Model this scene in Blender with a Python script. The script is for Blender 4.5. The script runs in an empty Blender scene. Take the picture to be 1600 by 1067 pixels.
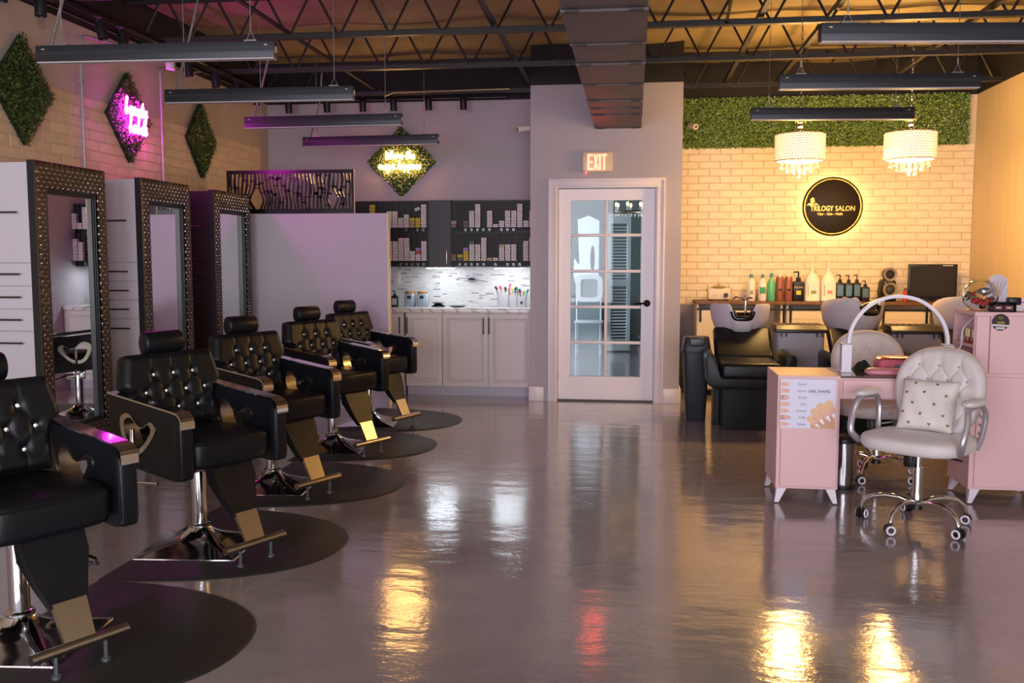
import bpy, bmesh, math, random
from mathutils import Vector, Matrix
random.seed(7)
PI = math.pi
scn = bpy.context.scene
col = scn.collection

# ------------------------------------------------------------------ camera
cam_d = bpy.data.cameras.new('camera'); cam_d.sensor_width = 36.0; cam_d.lens = 1460 * 36 / 1600.0
cam = bpy.data.objects.new('camera', cam_d); col.objects.link(cam)
cam.location = (0, 0, 1.34)
cam.rotation_euler = (PI / 2 - 0.0878, 0, math.radians(7.386))
cam_d.clip_start = 0.05
scn.camera = cam

# ------------------------------------------------------------------ world, daylight, exposure
w = bpy.data.worlds.new('world'); scn.world = w; w.use_nodes = True
w.node_tree.nodes['Background'].inputs[0].default_value = (0.62, 0.72, 1.0, 1)
w.node_tree.nodes['Background'].inputs[1].default_value = 0.6
def area(name, loc, rot, sx, sy, power, colr, spread=180):
    l = bpy.data.lights.new(name, 'AREA'); l.shape = 'RECTANGLE'; l.size = sx; l.size_y = sy
    l.energy = power; l.color = colr; l.spread = math.radians(spread)
    o = bpy.data.objects.new(name, l); col.objects.link(o); o.location = loc; o.rotation_euler = rot
    return o
# daylight through the shop windows of the front wall, and through the back room's side window
area('daylight_window_left', (-1.95, -2.93, 1.55), (PI / 2, 0, 0), 3.0, 2.3, 250, (0.92, 0.90, 1.0))
area('daylight_window_right', (1.55, -2.93, 1.55), (PI / 2, 0, 0), 2.8, 2.3, 240, (0.92, 0.90, 1.0))
area('daylight_back_room', (-2.3, 12.4, 1.6), (0, -PI / 2, 0), 1.8, 3.6, 130, (0.80, 0.90, 1.0))
scn.view_settings.view_transform = 'Standard'
scn.view_settings.look = 'None'
scn.view_settings.gamma = 1.0
scn.view_settings.use_curve_mapping = False
scn.view_settings.exposure = 0.0

# ------------------------------------------------------------------ materials
def lin(c):
    f = lambda v: v / 12.92 if v <= 0.04045 else ((v + 0.055) / 1.055) ** 2.4
    if isinstance(c, str):
        c = [int(c[i:i + 2], 16) / 255 for i in (0, 2, 4)]
    return tuple(f(v) for v in c)
MATS = {}
def mat(name, c, rough=0.5, metal=0.0, var=0.0, vscale=20, bump=0.0, bscale=60, emit=None, es=0.0, coat=0.0, spec=None, trans=0.0, randv=0.0, alpha=None, sheen=0.0, stretch=None):
    if name in MATS: return MATS[name]
    m = bpy.data.materials.new(name); m.use_nodes = True; MATS[name] = m
    nt = m.node_tree; N = nt.nodes; L = nt.links; b = N['Principled BSDF']
    c3 = lin(c); b.inputs['Base Color'].default_value = (*c3, 1)
    b.inputs['Roughness'].default_value = rough; b.inputs['Metallic'].default_value = metal
    if coat: b.inputs['Coat Weight'].default_value = coat; b.inputs['Coat Roughness'].default_value = 0.08
    if spec is not None: b.inputs['Specular IOR Level'].default_value = spec
    if trans: b.inputs['Transmission Weight'].default_value = trans
    if sheen: b.inputs['Sheen Weight'].default_value = sheen
    if alpha is not None: b.inputs['Alpha'].default_value = alpha
    if emit is not None:
        b.inputs['Emission Color'].default_value = (*lin(emit), 1); b.inputs['Emission Strength'].default_value = es
    if var or bump or randv:
        tc = N.new('ShaderNodeTexCoord'); mp = N.new('ShaderNodeMapping'); L.new(tc.outputs['Object'], mp.inputs[0])
        if stretch: mp.inputs['Scale'].default_value = stretch
    if var:
        nz = N.new('ShaderNodeTexNoise'); nz.inputs['Scale'].default_value = vscale; nz.inputs['Detail'].default_value = 4
        L.new(mp.outputs[0], nz.inputs['Vector'])
        hs = N.new('ShaderNodeHueSaturation'); hs.inputs['Color'].default_value = (*c3, 1)
        mr = N.new('ShaderNodeMapRange'); mr.inputs[1].default_value = 0.3; mr.inputs[2].default_value = 0.7
        mr.inputs[3].default_value = 1 - var; mr.inputs[4].default_value = 1 + var
        L.new(nz.outputs['Fac'], mr.inputs[0]); L.new(mr.outputs[0], hs.inputs['Value']); L.new(hs.outputs[0], b.inputs['Base Color'])
    if randv:
        oi = N.new('ShaderNodeObjectInfo'); hs2 = N.new('ShaderNodeHueSaturation')
        mr2 = N.new('ShaderNodeMapRange'); mr2.inputs[3].default_value = 1 - randv; mr2.inputs[4].default_value = 1 + randv
        L.new(oi.outputs['Random'], mr2.inputs[0]); L.new(mr2.outputs[0], hs2.inputs['Value'])
        if var: L.new(hs.outputs[0], hs2.inputs['Color'])
        else: hs2.inputs['Color'].default_value = (*c3, 1)
        L.new(hs2.outputs[0], b.inputs['Base Color'])
    if bump:
        nb = N.new('ShaderNodeTexNoise'); nb.inputs['Scale'].default_value = bscale; nb.inputs['Detail'].default_value = 3
        L.new(mp.outputs[0], nb.inputs['Vector'])
        bp = N.new('ShaderNodeBump'); bp.inputs['Strength'].default_value = bump; bp.inputs['Distance'].default_value = 0.01
        L.new(nb.outputs['Fac'], bp.inputs['Height']); L.new(bp.outputs[0], b.inputs['Normal'])
    return m

# ------------------------------------------------------------------ mesh builder
class MB:
    def __init__(s): s.bm = bmesh.new()
    def _new(s, M, before):
        if M is not None:
            for v in s.bm.verts:
                if v not in before: v.co = M @ v.co
    def _b(s, M): return set(s.bm.verts) if M is not None else None
    def box(s, x0, x1, y0, y1, z0, z1, bev=0, seg=2, M=None):
        before = s._b(M)
        T = Matrix.Translation(((x0 + x1) / 2, (y0 + y1) / 2, (z0 + z1) / 2)) @ Matrix.Diagonal((abs(x1 - x0), abs(y1 - y0), abs(z1 - z0), 1))
        r = bmesh.ops.create_cube(s.bm, size=1, matrix=T)
        if bev:
            es = set(e for v in r['verts'] for e in v.link_edges)
            bmesh.ops.bevel(s.bm, geom=list(es), offset=bev, segments=seg, profile=0.5, affect='EDGES', clamp_overlap=True)
        s._new(M, before); return s
    def ring(s, pts): return [s.bm.verts.new(p) for p in pts]
    def bridge(s, a, b, closed=True):
        n = len(a); f = s.bm.faces
        for i in range(n if closed else n - 1):
            j = (i + 1) % n
            f.new((a[i], a[j], b[j], b[i]))
    def loft(s, rings, cap0=True, cap1=True, M=None):
        before = s._b(M)
        R = [s.ring(r) for r in rings]
        for a, b in zip(R, R[1:]): s.bridge(a, b)
        if cap0: s.bm.faces.new(R[0][::-1])
        if cap1: s.bm.faces.new(R[-1])
        s._new(M, before); return s
    def tube(s, path, r, n=8, closed=False, cap=True, M=None, flat=1.0):
        before = s._b(M)
        P = [Vector(p) for p in path]; k = len(P); R = []
        up0 = None
        for i, p in enumerate(P):
            if closed: t = (P[(i + 1) % k] - P[i - 1])
            else: t = P[min(i + 1, k - 1)] - P[max(i - 1, 0)]
            t.normalize()
            if up0 is None:
                up0 = t.orthogonal().normalized()
            u = (up0 - t * up0.dot(t))
            u = u.normalized() if u.length > 1e-6 else t.orthogonal().normalized()
            up0 = u; v = t.cross(u)
            rr = r[i] if isinstance(r, (list, tuple)) else r
            R.append(s.ring([p + (u * math.cos(a) + v * math.sin(a) * flat) * rr for a in [2 * PI * q / n for q in range(n)]]))
        for a, b in zip(R, R[1:]): s.bridge(a, b)
        if closed: s.bridge(R[-1], R[0])
        elif cap:
            s.bm.faces.new(R[0][::-1]); s.bm.faces.new(R[-1])
        s._new(M, before); return s
    def cyl(s, p0, p1, r0, r1=None, n=16, M=None):
        return s.tube([p0, p1], [r0, r0 if r1 is None else r1], n=n, M=M)
    def lathe(s, prof, n=24, c=(0, 0, 0), M=None, cap=True, sx=1, sy=1):
        rings = [[(c[0] + r * sx * math.cos(2 * PI * i / n), c[1] + r * sy * math.sin(2 * PI * i / n), c[2] + z) for i in range(n)] for r, z in prof]
        return s.loft(rings, cap, cap, M)
    def prism(s, poly, axis, a, b, holes=(), M=None, bev=0, seg=2):
        before = s._b(M)
        def P(q, h):
            return {'x': (h, q[0], q[1]), 'y': (q[0], h, q[1]), 'z': (q[0], q[1], h)}[axis]
        if not holes:
            A = s.ring([P(q, a) for q in poly]); B = s.ring([P(q, b) for q in poly])
            s.bridge(A, B); f0 = s.bm.faces.new(A[::-1]); f1 = s.bm.faces.new(B)
            if bev:
                es = list(f0.edges) + list(f1.edges)
                bmesh.ops.bevel(s.bm, geom=es, offset=bev, segments=seg, profile=0.5, affect='EDGES', clamp_overlap=True)
        else:
            loops = [poly] + list(holes); ed = []; LA = []; LB = []
            for lp in loops:
                A = s.ring([P(q, a) for q in lp]); B = s.ring([P(q, b) for q in lp])
                LA.append(A); LB.append(B); s.bridge(A, B)
            for LL in (LA, LB):
                es = []
                for lp in LL:
                    for i in range(len(lp)):
                        e = s.bm.edges.get((lp[i], lp[(i + 1) % len(lp)])); es.append(e)
                bmesh.ops.triangle_fill(s.bm, use_beauty=True, use_dissolve=False, edges=es)
        s._new(M, before); return s
    def grid(s, fn, nu, nv, M=None, closed_u=False):
        before = s._b(M)
        V = [[s.bm.verts.new(fn(i / nu, j / nv)) for i in range(nu + (0 if closed_u else 1))] for j in range(nv + 1)]
        m = len(V[0])
        for j in range(nv):
            for i in range(nu):
                i2 = (i + 1) % m
                s.bm.faces.new((V[j][i], V[j][i2], V[j + 1][i2], V[j + 1][i]))
        s._new(M, before); return s
    def sph(s, c, r, n=10, sx=1, sy=1, sz=1):
        T = Matrix.Translation(c) @ Matrix.Diagonal((sx, sy, sz, 1))
        bmesh.ops.create_uvsphere(s.bm, u_segments=n, v_segments=max(4, n // 2 + 1), radius=r, matrix=T); return s
    def ico(s, c, r, sub=1, sx=1, sy=1, sz=1):
        T = Matrix.Translation(c) @ Matrix.Diagonal((sx, sy, sz, 1))
        bmesh.ops.create_icosphere(s.bm, subdivisions=sub, radius=r, matrix=T); return s
    def mesh(s, name, m, ang=40, fix=True):
        if fix: bmesh.ops.recalc_face_normals(s.bm, faces=s.bm.faces)
        me = bpy.data.meshes.new(name); s.bm.to_mesh(me); s.bm.free()
        fin(me, m, ang); return me
    def build(s, name, m, parent=None, loc=None, ang=40, fix=True, rot=None):
        return link(name, s.mesh(name, m, ang, fix), parent, loc, rot)
def fin(me, m, ang=40):
    if m is not None: me.materials.append(m)
    if ang:
        me.polygons.foreach_set('use_smooth', [True] * len(me.polygons)); me.set_sharp_from_angle(angle=math.radians(ang))
def link(name, me, parent=None, loc=None, rot=None):
    o = bpy.data.objects.new(name, me); col.objects.link(o)
    if parent is not None: o.parent = parent
    if loc is not None: o.location = loc
    if rot is not None: o.rotation_euler = rot
    return o
def tag(o, label=None, cat=None, group=None, kind=None):
    if label: o['label'] = label
    if cat: o['category'] = cat
    if group: o['group'] = group
    if kind: o['kind'] = kind
    return o
def thing(name, label, cat, loc=(0, 0, 0), rz=0, group=None):
    o = bpy.data.objects.new(name, None); o.empty_display_size = 0.05; col.objects.link(o)
    o.location = loc; o.rotation_euler = (0, 0, rz)
    return tag(o, label, cat, group)
def kids(o): return [c for c in KID.get(o.name, [])]
KID = {}
def copy_tree(o, parent=None):
    c = o.copy(); col.objects.link(c); c.parent = parent
    for ch in list(o.children): copy_tree(ch, c)
    return c
def superring(hx, hy, z, n=28, p=4.0, cx=0, cy=0):
    out = []
    for i in range(n):
        a = 2 * PI * i / n; ca, sa = math.cos(a), math.sin(a)
        out.append((cx + hx * math.copysign(abs(ca) ** (2 / p), ca), cy + hy * math.copysign(abs(sa) ** (2 / p), sa), z))
    return out
def rrect(x0, x1, y0, y1, r, k=4):
    out = []
    for (cx, cy, a0) in ((x1 - r, y1 - r, 0), (x0 + r, y1 - r, PI / 2), (x0 + r, y0 + r, PI), (x1 - r, y0 + r, 1.5 * PI)):
        for i in range(k + 1):
            a = a0 + PI / 2 * i / k; out.append((cx + r * math.cos(a), cy + r * math.sin(a)))
    return out
def cat_rom(P, k=6, closed=False):
    P = [Vector(p) for p in P]; n = len(P); out = []
    for i in range(n if closed else n - 1):
        if closed: p0, p1, p2, p3 = P[i - 1], P[i], P[(i + 1) % n], P[(i + 2) % n]
        else: p0, p1, p2, p3 = P[max(i - 1, 0)], P[i], P[i + 1], P[min(i + 2, n - 1)]
        for j in range(k):
            t = j / k
            out.append(0.5 * ((2 * p1) + (p2 - p0) * t + (2 * p0 - 5 * p1 + 4 * p2 - p3) * t * t + (3 * p1 - p0 - 3 * p2 + p3) * t ** 3))
    if not closed: out.append(P[-1])
    return out
def text_mesh(body, size, m, extrude=0.001, align='CENTER', sx=1.0, bold=0.0):
    cu = bpy.data.curves.new('text', 'FONT'); cu.body = body; cu.size = size; cu.extrude = extrude; cu.align_x = align; cu.offset = bold
    cu.resolution_u = 3
    o = bpy.data.objects.new('text', cu); col.objects.link(o)
    dg = bpy.context.evaluated_depsgraph_get(); dg.update()
    me = bpy.data.meshes.new_from_object(o.evaluated_get(dg))
    bpy.data.objects.remove(o); bpy.data.curves.remove(cu)
    for v in me.vertices: v.co.x *= sx
    me.materials.clear(); fin(me, m, 0); return me
ORD = ['zeroth', 'first', 'second', 'third', 'fourth', 'fifth', 'sixth', 'seventh', 'eighth', 'ninth', 'tenth', 'eleventh', 'twelfth', 'thirteenth', 'fourteenth', 'fifteenth']

# shared materials
chrome = mat('chrome', 'd8d8dc', 0.08, 1.0)
brushed = mat('brushed_metal', 'b9b3a8', 0.28, 1.0, var=0.1, vscale=40, stretch=(1, 30, 1))
black_metal = mat('black_metal', '1c1c1f', 0.45, 0.3)
black_plastic = mat('black_plastic', '141416', 0.4)
leather = mat('black_leather', '111318', 0.38, bump=0.10, bscale=160, var=0.12, vscale=6, spec=0.26)
white_lam = mat('white_laminate', 'c6c1c9', 0.42, var=0.02, vscale=3)
white_paint = mat('white_trim_paint', 'dcd3d6', 0.4, var=0.02, vscale=4)
crystal = mat('crystal', 'ffffff', 0.04, 0.85)
# ================================================================== THE SETTING
XL, XR, YB, YD, YR, YF = -3.8, 3.3, 9.5, 8.76, 9.78, -3.0     # left, right, kitchen back, door wall, brick wall, front
DECK = 3.33
def struct(o, kind='structure'): o['kind'] = kind; return o

# floor: glossy grey epoxy over rough concrete
def floor_mat():
    m = bpy.data.materials.new('grey_epoxy_floor'); m.use_nodes = True
    N = m.node_tree.nodes; L = m.node_tree.links; b = N['Principled BSDF']
    tc = N.new('ShaderNodeTexCoord')
    n1 = N.new('ShaderNodeTexNoise'); n1.inputs['Scale'].default_value = 1.1; n1.inputs['Detail'].default_value = 6; n1.inputs['Roughness'].default_value = 0.6
    L.new(tc.outputs['Object'], n1.inputs['Vector'])
    cr = N.new('ShaderNodeValToRGB'); L.new(n1.outputs['Fac'], cr.inputs[0])
    cr.color_ramp.elements[0].position = 0.3; cr.color_ramp.elements[0].color = (*lin('837a7c'), 1)
    cr.color_ramp.elements[1].position = 0.72; cr.color_ramp.elements[1].color = (*lin('9d9494'), 1)
    L.new(cr.outputs[0], b.inputs['Base Color'])
    n2 = N.new('ShaderNodeTexNoise'); n2.inputs['Scale'].default_value = 2.6; n2.inputs['Detail'].default_value = 5
    L.new(tc.outputs['Object'], n2.inputs['Vector'])
    mr = N.new('ShaderNodeMapRange'); mr.inputs[1].default_value = 0.35; mr.inputs[2].default_value = 0.75; mr.inputs[3].default_value = 0.07; mr.inputs[4].default_value = 0.20
    L.new(n2.outputs['Fac'], mr.inputs[0]); L.new(mr.outputs[0], b.inputs['Roughness'])
    mp = N.new('ShaderNodeMapping'); mp.inputs['Scale'].default_value = (1.0, 2.2, 1); L.new(tc.outputs['Object'], mp.inputs[0])
    n3 = N.new('ShaderNodeTexNoise'); n3.inputs['Scale'].default_value = 3.2; n3.inputs['Detail'].default_value = 6; n3.inputs['Roughness'].default_value = 0.55
    L.new(mp.outputs[0], n3.inputs['Vector'])
    bp = N.new('ShaderNodeBump'); bp.inputs['Strength'].default_value = 0.16; bp.inputs['Distance'].default_value = 0.02
    L.new(n3.outputs['Fac'], bp.inputs['Height'])
    n4 = N.new('ShaderNodeTexNoise'); n4.inputs['Scale'].default_value = 55; n4.inputs['Detail'].default_value = 2
    L.new(tc.outputs['Object'], n4.inputs['Vector'])
    bp2 = N.new('ShaderNodeBump'); bp2.inputs['Strength'].default_value = 0.035; bp2.inputs['Distance'].default_value = 0.01
    L.new(n4.outputs['Fac'], bp2.inputs['Height']); L.new(bp.outputs[0], bp2.inputs['Normal'])
    L.new(bp2.outputs[0], b.inputs['Normal'])
    b.inputs['Coat Weight'].default_value = 0.5; b.inputs['Coat Roughness'].default_value = 0.10; b.inputs['Specular IOR Level'].default_value = 0.6
    L.new(bp2.outputs[0], b.inputs['Coat Normal'])
    return m
struct(MB().box(-4.2, 3.7, YF, 15.2, -0.1, 0).build('floor', floor_mat()))

wall_grey = mat('grey_wall_paint', 'aba2a6', 0.6, var=0.03, vscale=2.5, bump=0.03, bscale=120)
wall_cream = mat('cream_wall_paint', 'cdb998', 0.6, var=0.04, vscale=2, bump=0.05, bscale=40, stretch=(1, 6, 0.5))
wall_black = mat('black_wall_paint', '17151a', 0.75, var=0.1, vscale=3)
ZP = 2.94                                                   # paint line
def wall(name, x0, x1, y0, y1, m, zt=DECK, holes=None):
    o = struct(MB().box(x0, x1, y0, y1, 0, ZP).build(name, m))
    MB().box(x0, x1, y0, y1, ZP, zt).build('black_upper_band', wall_black, o)
    return o
w_left = wall('wall_left', XL - 0.15, XL, YF, YB + 0.15, mat('greige_wall_paint', 'b2a297', 0.6, var=0.04, vscale=2.5, bump=0.03, bscale=120))
w_back = wall('wall_back', XL, -0.963, YB, YB + 0.15, wall_grey)
w_rback = wall('wall_right_back', 0.431, XR, YR, YR + 0.15, wall_cream)
w_right = wall('wall_right', XR, XR + 0.15, YF, YR + 0.15, wall_cream)
w_pl = wall('wall_passage_left', -0.963, -0.84, YD + 0.12, 9.9, wall_grey)
w_pr = wall('wall_passage_right', 0.31, 0.431, YD + 0.12, 9.9, wall_grey)
# door wall with its opening
wc = MB()
wc.box(-0.963, -0.715, YD, YD + 0.12, 0, ZP).box(0.205, 0.431, YD, YD + 0.12, 0, ZP).box(-0.715, 0.205, YD, YD + 0.12, 2.015, ZP)
w_c = struct(wc.build('wall_center', wall_grey))
MB().box(-0.963, 0.431, YD, YD + 0.12, ZP, DECK).build('black_upper_band', wall_black, w_c)
# front wall with two shop windows (behind the camera)
wf = MB()
for a, b in ((-3.8, -3.5), (-0.4, 0.1), (3.0, 3.3)): wf.box(a, b, YF - 0.12, YF, 0, DECK)
for a, b in ((-3.5, -0.4), (0.1, 3.0)): wf.box(a, b, YF - 0.12, YF, 0, 0.35).box(a, b, YF - 0.12, YF, 2.75, DECK)
struct(wf.build('wall_front', wall_grey))
glass = mat('window_glass', 'ffffff', 0.02, trans=1.0)
def pane_mat():
    m = bpy.data.materials.new('clear_pane'); m.use_nodes = True; N = m.node_tree.nodes; L = m.node_tree.links
    N.remove(N['Principled BSDF']); out = N['Material Output']
    t = N.new('ShaderNodeBsdfTransparent'); t.inputs[0].default_value = (0.93, 0.97, 0.97, 1)
    g = N.new('ShaderNodeBsdfGlossy'); g.inputs['Roughness'].default_value = 0.01
    fr = N.new('ShaderNodeFresnel'); fr.inputs[0].default_value = 1.3
    mx = N.new('ShaderNodeMixShader'); L.new(fr.outputs[0], mx.inputs[0]); L.new(t.outputs[0], mx.inputs[1]); L.new(g.outputs[0], mx.inputs[2])
    L.new(mx.outputs[0], out.inputs[0]); return m
clear_pane = pane_mat()
for k, (a, b) in enumerate(((-3.5, -0.4), (0.1, 3.0))):
    o = MB().box(a, b, YF - 0.09, YF - 0.03, 0.35, 0.41).box(a, b, YF - 0.09, YF - 0.03, 2.69, 2.75).box(a, a + 0.06, YF - 0.09, YF - 0.03, 0.41, 2.69).box(b - 0.06, b, YF - 0.09, YF - 0.03, 0.41, 2.69).build('window_%d' % (k + 1), black_metal)
    struct(o); MB().box(a + 0.06, b - 0.06, YF - 0.064, YF - 0.056, 0.41, 2.69).build('pane', clear_pane, o)

# ---------------------------------------------------------------- brick facing
def brick_mat(name, c):
    return mat(name, c, 0.55, var=0.05, vscale=14, bump=0.12, bscale=45, randv=0.045)
bw, bh, bj = 0.2135, 0.0725, 0.006
brick_meshes = {}
def brick_mesh(l, key, m):
    k = (round(l, 3), key)
    if k not in brick_meshes:
        b = MB()
        h = bh - bj; e = 0.004
        # a shallow slip of brick with chamfered face, thickness along -x (local), length y, height z
        f = [(-e, e, e), (-e, l - e, e), (-e, l - e, h - e), (-e, e, h - e)]
        g = [(0, 0, 0), (0, l, 0), (0, l, h), (0, 0, h)]
        k2 = [(0.008, 0, 0), (0.008, l, 0), (0.008, l, h), (0.008, 0, h)]
        b.loft([k2, g, f], cap0=False)
        brick_meshes[k] = b.mesh('brick', m, 0)
    return brick_meshes[k]
def lay_bricks(parent, u0, u1, ztop, rows, place, m, key, limit=300):
    n = 0
    for r in range(rows):
        z = ztop - (r + 1) * bh
        u = u0 - (bw / 2 if r % 2 else 0)
        while u < u1 - 0.01:
            a = max(u, u0); b = min(u + bw, u1)
            if b - a > 0.03:
                o = link('brick', brick_mesh(b - a - bj, key, m), parent)
                place(o, a + bj / 2, z + bj / 2); n += 1
            u += bw
    return n
mortar = mat('mortar', 'dac7a4', 0.8, var=0.06, vscale=30)
brick_l = brick_mat('painted_brick_left', 'cbb497')
brick_r = brick_mat('painted_brick_right', 'e9d8b8')
# left wall: brick slips below the paint line, ending short of the corner; bricks built where the photograph shows them
def brick_panel_mat(name, c1, c2, mort):
    m = bpy.data.materials.new(name); m.use_nodes = True; N = m.node_tree.nodes; L = m.node_tree.links; b = N['Principled BSDF']
    tc = N.new('ShaderNodeTexCoord'); sp = N.new('ShaderNodeSeparateXYZ'); cb = N.new('ShaderNodeCombineXYZ')
    L.new(tc.outputs['Object'], sp.inputs[0]); L.new(sp.outputs['Y'], cb.inputs[0]); L.new(sp.outputs['Z'], cb.inputs[1])
    bt = N.new('ShaderNodeTexBrick'); L.new(cb.outputs[0], bt.inputs['Vector'])
    bt.inputs['Scale'].default_value = 1; bt.inputs['Brick Width'].default_value = bw; bt.inputs['Row Height'].default_value = bh; bt.inputs['Mortar Size'].default_value = 0.003
    bt.inputs['Color1'].default_value = (*lin(c1), 1); bt.inputs['Color2'].default_value = (*lin(c2), 1); bt.inputs['Mortar'].default_value = (*lin(mort), 1)
    L.new(bt.outputs['Color'], b.inputs['Base Color']); b.inputs['Roughness'].default_value = 0.6
    return m
BT = 2.462
MB().box(XL, XL + 0.008, 2.0, 9.25, 0.0, BT - 10 * bh).build('brick_panel', brick_panel_mat('brick_panel_far', 'cbb497', 'c5ad90', 'b9a78c'), w_left)
MB().box(XL, XL + 0.006, 4.6, 9.25, BT - 10 * bh, BT).build('mortar_bed', mortar, w_left)
def place_left(o, u, z): o.location = (XL + 0.011 + random.uniform(0, 0.0015), u, z); o.rotation_euler = (0, 0, 0); o.scale = (-1, 1, 1)
lay_bricks(w_left, 4.6, 9.25, BT, 10, place_left, brick_l, 'L')
# right back wall
MB().box(0.431, XR, YR - 0.006, YR, 0.872, 2.94).build('mortar_bed', mortar, w_rback)
def place_rb(o, u, z): o.location = (u, YR - 0.011 - random.uniform(0, 0.0015), z); o.rotation_euler = (0, 0, -PI / 2); o.scale = (-1, -1, 1) if False else (1, 1, 1)
def place_rb(o, u, z):
    o.matrix_basis = Matrix(((0, 1, 0, u), (1, 0, 0, YR - 0.011 - random.uniform(0, 0.0015)), (0, 0, 1, z), (0, 0, 0, 1)))
lay_bricks(w_rback, 0.431, XR, 2.47, 22, place_rb, brick_r, 'R')
MB().box(0.431, XR, YR - 0.012, YR, 0.0, 0.872).build('grey_dado', mat('dado_grey', '8f8b93', 0.6, var=0.03, vscale=4), w_rback)

# ---------------------------------------------------------------- baseboards, partition
def base(name, boxes):
    b = MB()
    for q in boxes: b.box(*q, bev=0.004)
    return struct(b.build(name, white_paint))
base('baseboard_center', [(-0.975, -0.83, YD - 0.018, YD, 0, 0.135), (0.285, 0.445, YD - 0.018, YD, 0, 0.135), (0.431, 0.449, YD, YR, 0, 0.135)])
base('baseboard_right', [(XR - 0.018, XR, YF, YR, 0, 0.135)])
base('baseboard_left', [(XL, XL + 0.018, YF, 8.1, 0, 0.135)])
lav = mat('partition_paint', 'b5aeb5', 0.5, var=0.015, vscale=2)
wp = struct(MB().box(XL, -2.163, 8.1, 8.18, 0, 1.745).build('wall_partition', lav))
MB().box(-2.163, -2.155, 8.098, 8.182, 0, 1.748, bev=0.002).build('edge_strip', mat('cream_edge', 'e3d6bb', 0.5), wp)

# ---------------------------------------------------------------- ceiling: insulated deck, bar joists, bridging
deck_m = mat('tan_insulation_deck', '96855f', 0.75, var=0.18, vscale=2.2, bump=0.5, bscale=3.0)
cb = MB()
def deckf(u, v):
    x = XL - 0.1 + u * (XR - XL + 0.2); y = YF + v * (YR + 0.2 - YF)
    ph = (y - 6.78) / 1.19
    sag = 0.045 * math.sin(PI * (ph % 1.0)) * (0.6 + 0.4 * math.sin(x * 2.1 + 2 * math.floor(ph)))
    return (x, y, DECK - sag - 0.012 * math.sin(x * 5 + y * 3))
cb.grid(deckf, 40, 110)
ceil = struct(cb.build('ceiling', deck_m, fix=False))
MB().box(XL - 0.15, XR + 0.15, YF - 0.15, YR + 0.15, DECK + 0.03, DECK + 0.09).build('roof_deck', wall_black, ceil)
joist_m = mat('black_steel_joist', '2a2524', 0.5, 0.2, var=0.1, vscale=10)
def web_mesh():
    return MB().cyl((-0.16, 0, 0.03), (0, 0, 0.33), 0.010, n=6).mesh('web_bar', joist_m)
wm = web_mesh()
for yj in (3.2, 4.4, 5.6, 6.78, 7.95, 9.16):
    j = MB()
    for s in (-0.028, 0.028):
        j.box(XL, XR, yj + min(s, s * 0.15), yj + max(s, s * 0.15), 2.952, 2.960).box(XL, XR, yj + s * 0.15 - 0.003, yj + s * 0.15 + 0.003, 2.952, 2.992)
        j.box(XL, XR, yj + min(s, s * 0.15), yj + max(s, s * 0.15), 3.270, 3.278).box(XL, XR, yj + s * 0.15 - 0.003, yj + s * 0.15 + 0.003, 3.238, 3.278)
    jo = j.build('joist', joist_m, ceil, ang=0)
    if yj < 5: continue
    x = XL + 0.1
    while x < XR - 0.2:
        a = link('web_bar', wm, jo, (x + 0.16 + 0.02, yj, 2.95))
        b = link('web_bar', wm, jo, (x + 0.22, yj, 2.95)); b.scale = (-1, 1, 1)
        x += 0.385
for (xa, za, xb, zb) in ((0.85, 2.97, 0.85, 2.97), (1.35, 3.0, 1.35, 3.0), (-1.0, 2.98, -1.0, 2.98), (2.35, 2.97, 2.35, 2.97), (-2.55, 2.97, -2.55, 2.97)):
    MB().box(xa - 0.018, xa + 0.018, 3.2, 9.5, za + 0.03, za + 0.034).box(xa - 0.018, xa - 0.014, 3.2, 9.5, za + 0.034, za + 0.066).build('bridging_angle', joist_m, ceil, ang=0)
for (xa, ya, yb, zu) in ((0.16, 7.95, 9.16, 1), (1.75, 7.95, 9.16, 1), (0.62, 5.6, 6.78, 0), (0.62, 6.78, 7.95, 1)):
    za, zb = (2.97, 3.26) if zu else (3.26, 2.97)
    MB().tube([(xa, ya, za), (xa, yb, zb)], 0.014, n=4).build('bridging_brace', joist_m, ceil, ang=0)

# ---------------------------------------------------------------- back room behind the glazed door
br = mat('back_room_wall', '6a7372', 0.7, var=0.03, vscale=3)
bk = MB().box(-2.4, 1.9, 15.0, 15.12, 0, 2.7).box(-2.52, -2.4, 9.9, 15.12, 0, 0.6).box(-2.52, -2.4, 9.9, 10.5, 0.6, 2.7).box(-2.52, -2.4, 14.3, 15.12, 0.6, 2.7).box(-2.52, -2.4, 10.5, 14.3, 2.55, 2.7).box(1.9, 2.02, 9.9, 15.12, 0, 2.7).box(-2.4, -0.963, 9.78, 9.9, 0, 2.7).box(0.431, 1.9, 9.935, 9.99, 0, 2.7)
struct(bk.build('wall_back_room', br))
struct(MB().box(-2.52, 2.02, 9.94, 15.12, 2.7, 2.8).box(-0.84, 0.31, 8.88, 9.94, 2.7, 2.8).build('ceiling_back_room', mat('back_room_ceiling', '4b4b4d', 0.8)))
# ================================================================== DOOR, SIGNS, CAMERAS, DUCT
dx0, dx1 = -0.70, 0.19
c = MB()
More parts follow.
